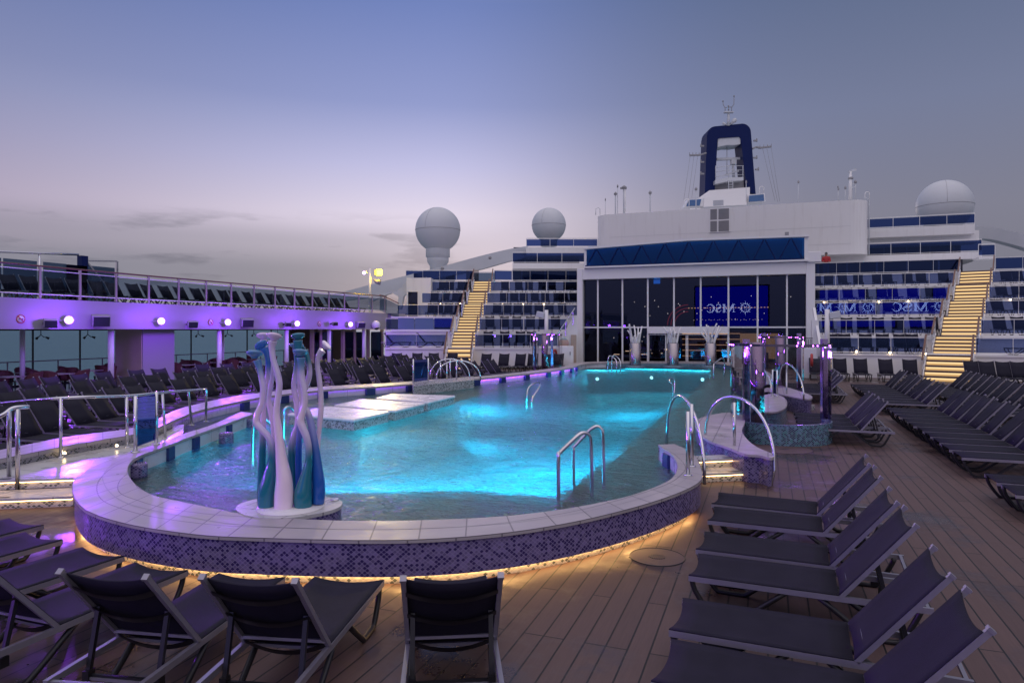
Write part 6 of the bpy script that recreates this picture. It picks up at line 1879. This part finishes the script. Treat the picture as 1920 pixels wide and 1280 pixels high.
b = MB(); P = [(690, 560), (720, 549), (745, 545), (760, 530), (800, 520), (806, 545), (768, 547), (757, 555), (752, 580), (745, 580), (747, 556), (735, 549), (715, 556), (695, 566)]
b.vpoly([A(x, y, 53.5) for x, y in P], .6, fw); b.build('knee', M['grey_white'], sa)
b = MB()
for x, y in ((830, 504), (919, 484)): b.lathe(A(x, y, 59 if x < 900 else 61) - fw * .2, [(.14, 0), (.001, .02)], 12, axis=Matrix.Rotation(TH, 3, 'Z') @ Matrix.Rotation(math.radians(90), 3, 'X'))
b.build('port_light', M['grey'], sa)
sweep('white curved arm descending from the highest right deck to the right edge', [(1826, 424, 446), (1860, 426, 449), (1890, 432, 456), (1925, 440, 466), (1980, 456, 484)], 62, 58, 1)
# small deck pieces between the top rails at the stair heads
for (px, d, xf, lab) in ((905, 59.5, XL, 'pale glazed screen at the head of the left stairs'),):
    t = thing('head_screen', lab, 'glass screen', W(lpx(px, d), d, LZ[5]))
    MB(XL).box((lpx(px, d), d, LZ[5] + .5), (2.2, .02, .8)).build('glass_panel', M['glass_gal'], t)
    MB(XL).box((lpx(px, d), d, LZ[5] + .95), (2.3, .05, .05)).build('rail', M['steel'], t)
t = thing('storage_box', 'dark navy storage screens standing behind the top left glass below the radome', 'screen', W(lpx(850, 60), 60, LZ[5]))
MB(XL).box((lpx(838, 60.5), 60.5, LZ[5] + .55), (1.4, .5, 1.1)).build('panel', M['navy'], t)
MB(XL).box((lpx(886, 60.5), 60.5, LZ[5] + .6), (1.1, .5, 1.2)).build('box', M['tan'], t)

# ------------------------------------------------------------------ the person on the promenade
pp = PY(1549, 515, 56.6)
px_, py_ = pp.x, 56.6
zf = RZ[5]
def skin(name, verts, edges, radii, m, parent, root=0):
    me = bpy.data.meshes.new(name); me.from_pydata([tuple(v) for v in verts], edges, []); me.update()
    o = bpy.data.objects.new(name, me); COL.objects.link(o)
    md = o.modifiers.new('skin', 'SKIN')
    for i, r_ in enumerate(radii):
        sv = me.skin_vertices[0].data[i]; sv.radius = (r_, r_); sv.use_root = (i == root)
    sb = o.modifiers.new('sub', 'SUBSURF'); sb.levels = 1; sb.render_levels = 2
    me.materials.append(m)
    if parent is not None:
        o.parent = parent; o.location = -WO[parent]
    return o
per = thing('person', 'person in a red jacket and blue jeans at the rail high on the right', 'person', (px_, py_, zf))
def pv(x, y, zz): return Vector((px_ + x, py_ + y, zf + zz))
V = [pv(0, 0, .95), pv(0, .02, 1.15), pv(0, .0, 1.38), pv(0, -.02, 1.50), pv(0, -.04, 1.60), pv(0, -.05, 1.70),
     pv(-.10, 0, .90), pv(-.11, .03, .50), pv(-.11, .08, .07), pv(-.11, -.08, .04), pv(.10, 0, .90), pv(.11, .02, .50), pv(.12, .06, .07), pv(.12, -.10, .04),
     pv(-.19, -.02, 1.40), pv(-.25, -.06, 1.14), pv(-.16, -.28, 1.06), pv(.19, -.02, 1.40), pv(.25, -.06, 1.14), pv(.15, -.28, 1.06)]
E = [(0, 1), (1, 2), (2, 3), (3, 4), (4, 5), (0, 6), (6, 7), (7, 8), (8, 9), (0, 10), (10, 11), (11, 12), (12, 13), (2, 14), (14, 15), (15, 16), (2, 17), (17, 18), (18, 19)]
Rd = [.14, .14, .16, .06, .10, .09, .10, .07, .045, .04, .10, .07, .045, .04, .08, .055, .04, .08, .055, .04]
M['skin'] = mat('skin', (.38, .22, .16), .5); M['jean'] = mat('blue_jeans', (.04, .07, .16), .7); M['jacket'] = mat('red_jacket', (.42, .02, .03), .6)
skin('body', V, E, Rd, M['skin'], per)
JV = [pv(0, .01, .93), pv(0, .02, 1.15), pv(0, .0, 1.38), pv(0, -.01, 1.49), pv(-.20, -.02, 1.40), pv(-.26, -.06, 1.14), pv(-.17, -.25, 1.07), pv(.20, -.02, 1.40), pv(.26, -.06, 1.14), pv(.16, -.25, 1.07)]
skin('jacket', JV, [(0, 1), (1, 2), (2, 3), (2, 4), (4, 5), (5, 6), (2, 7), (7, 8), (8, 9)], [.20, .20, .20, .10, .11, .085, .065, .11, .085, .065], M['jacket'], per)
TV = [pv(0, 0, .93), pv(-.10, 0, .86), pv(-.11, .03, .50), pv(-.11, .07, .12), pv(.10, 0, .86), pv(.11, .02, .50), pv(.12, .05, .12)]
skin('trousers', TV, [(0, 1), (1, 2), (2, 3), (0, 4), (4, 5), (5, 6)], [.17, .125, .09, .07, .125, .09, .07], M['jean'], per)
MB().sphere(pv(0, -.03, 1.70), .105, 14, 10, 1.05).build('hair', M['dark'], per)
for s in (-1, 1):
    MB().sphere(pv(s * .035, -.142, 1.67), .012, 8, 6).build('eye', M['white_clean'], per)
MB().tube([pv(0, -.14, 1.66), pv(0, -.165, 1.62)], [.010, .016], 6).build('nose', M['skin'], per)

# ------------------------------------------------------------------ the big LED screen at the stern, seen mirrored in the glass
scx, scy, sz0, sz1 = -4.9, -12.0, 2.75, 8.5
t = thing('led_screen', 'big blue LED screen with white lettering, seen mirrored in the glass front', 'screen', (scx, scy, sz0))
MB().box((scx, scy - .25, (sz0 + sz1) / 2), (10.2, .4, sz1 - sz0 + .4)).build('housing', M['dark'], t)
MB().box((scx, scy, (sz0 + sz1) / 2), (9.8, .04, sz1 - sz0)).build('display', emis('screen_blue', (.004, .008, .62), 2.1), t)
wl_ = emis('screen_white', (.9, .9, 1.0), 6.0)
def sp(u, v, off=.03): return Vector((-(u) + 0, scy + off, v))     # u grows to the right for someone facing the screen
def stroke(b, pts, wds):
    P = catmull([Vector((p[0], p[1], 0)) for p in pts], 6); Wd = catmull([Vector((q, 0, 0)) for q in wds], 6)
    L_, R_ = [], []
    for i, p in enumerate(P):
        tt = P[min(i + 1, len(P) - 1)] - P[max(i - 1, 0)]; nn = Vector((-tt.y, tt.x, 0)).normalized() * Wd[i].x / 2
        L_.append(sp(p.x + nn.x, p.y + nn.y)); R_.append(sp(p.x - nn.x, p.y - nn.y))
    b.strip(L_, R_)
b = MB(); cx_, cz_, r1, r2 = 2.98, 5.45, .58, 1.12
for k in range(16):
    a = 2 * math.pi * k / 16; rr2 = r2 if k % 4 == 0 else (r2 * .86 if k % 2 == 0 else r2 * .72); wdt = .13
    pts = [sp(cx_ + r1 * math.cos(a - wdt), cz_ + r1 * math.sin(a - wdt)), sp(cx_ + rr2 * math.cos(a), cz_ + rr2 * math.sin(a)), sp(cx_ + r1 * math.cos(a + wdt), cz_ + r1 * math.sin(a + wdt))]
    b.add(pts, [(0, 1, 2)])
b.strip([sp(cx_ + .60 * math.cos(2 * math.pi * k / 40), cz_ + .60 * math.sin(2 * math.pi * k / 40)) for k in range(41)], [sp(cx_ + .50 * math.cos(2 * math.pi * k / 40), cz_ + .50 * math.sin(2 * math.pi * k / 40)) for k in range(41)])
b.build('compass_rose', wl_, t)
def letterM(b, u0, v0, w_, h_):
    s = w_ * .13
    bars = [((u0 + s * .9, v0), (u0 + s * 1.1, v0 + h_), s * .55), ((u0 + s, v0 + h_), (u0 + w_ / 2, v0 + h_ * .05), s * 1.3), ((u0 + w_ / 2, v0 + h_ * .05), (u0 + w_ - s, v0 + h_), s * .55), ((u0 + w_ - s * 1.2, v0), (u0 + w_ - s * 1.2, v0 + h_), s * 1.3),
            ((u0, v0 + .02), (u0 + s * 2, v0 + .02), .07 * h_), ((u0 + w_ - s * 2.4, v0 + .02), (u0 + w_, v0 + .02), .07 * h_), ((u0, v0 + h_ - .03), (u0 + s * 1.4, v0 + h_ - .03), .07 * h_), ((u0 + w_ - s * 1.6, v0 + h_ - .03), (u0 + w_, v0 + h_ - .03), .07 * h_)]
    for p, q, wd_ in bars: stroke(b, [p, ((p[0] + q[0]) / 2, (p[1] + q[1]) / 2), q], [wd_] * 3)
def letterS(b, u0, v0, w_, h_):
    P = [(u0 + w_ * .9, v0 + h_ * .78), (u0 + w_ * .72, v0 + h_ * .96), (u0 + w_ * .38, v0 + h_ * .97), (u0 + w_ * .13, v0 + h_ * .78), (u0 + w_ * .28, v0 + h_ * .58), (u0 + w_ * .68, v0 + h_ * .44), (u0 + w_ * .88, v0 + h_ * .22), (u0 + w_ * .62, v0 + h_ * .03), (u0 + w_ * .28, v0 + h_ * .04), (u0 + w_ * .07, v0 + h_ * .26)]
    k = h_ * .15; stroke(b, P, [k * .6, k * .7, k * .8, k * 1.1, k * 1.5, k * 1.5, k * 1.1, k * .8, k * .7, k * .6])
def letterC(b, u0, v0, w_, h_):
    P = [(u0 + w_ * .95, v0 + h_ * .76), (u0 + w_ * .72, v0 + h_ * .96), (u0 + w_ * .42, v0 + h_ * .94), (u0 + w_ * .12, v0 + h_ * .70), (u0 + w_ * .10, v0 + h_ * .34), (u0 + w_ * .38, v0 + h_ * .06), (u0 + w_ * .72, v0 + h_ * .04), (u0 + w_ * .97, v0 + h_ * .24)]
    k = h_ * .15; stroke(b, P, [k * .6, k * .7, k, k * 1.5, k * 1.5, k, k * .7, k * .6])
b = MB(); letterM(b, 4.35, 4.85, 1.75, 1.15); letterS(b, 6.22, 4.85, .82, 1.15); letterC(b, 7.15, 4.85, 1.12, 1.15)
b.build('lettering', wl_, t)
b = MB(); letterM(b, cx_ - .26, cz_ + .02, .52, .26); letterS(b, cx_ - .24, cz_ - .30, .20, .26); letterC(b, cx_ + .02, cz_ - .30, .24, .26)
b.build('small_lettering', wl_, t)

# ------------------------------------------------------------------ tidy: prototypes already placed
print('objects', len(bpy.data.objects))
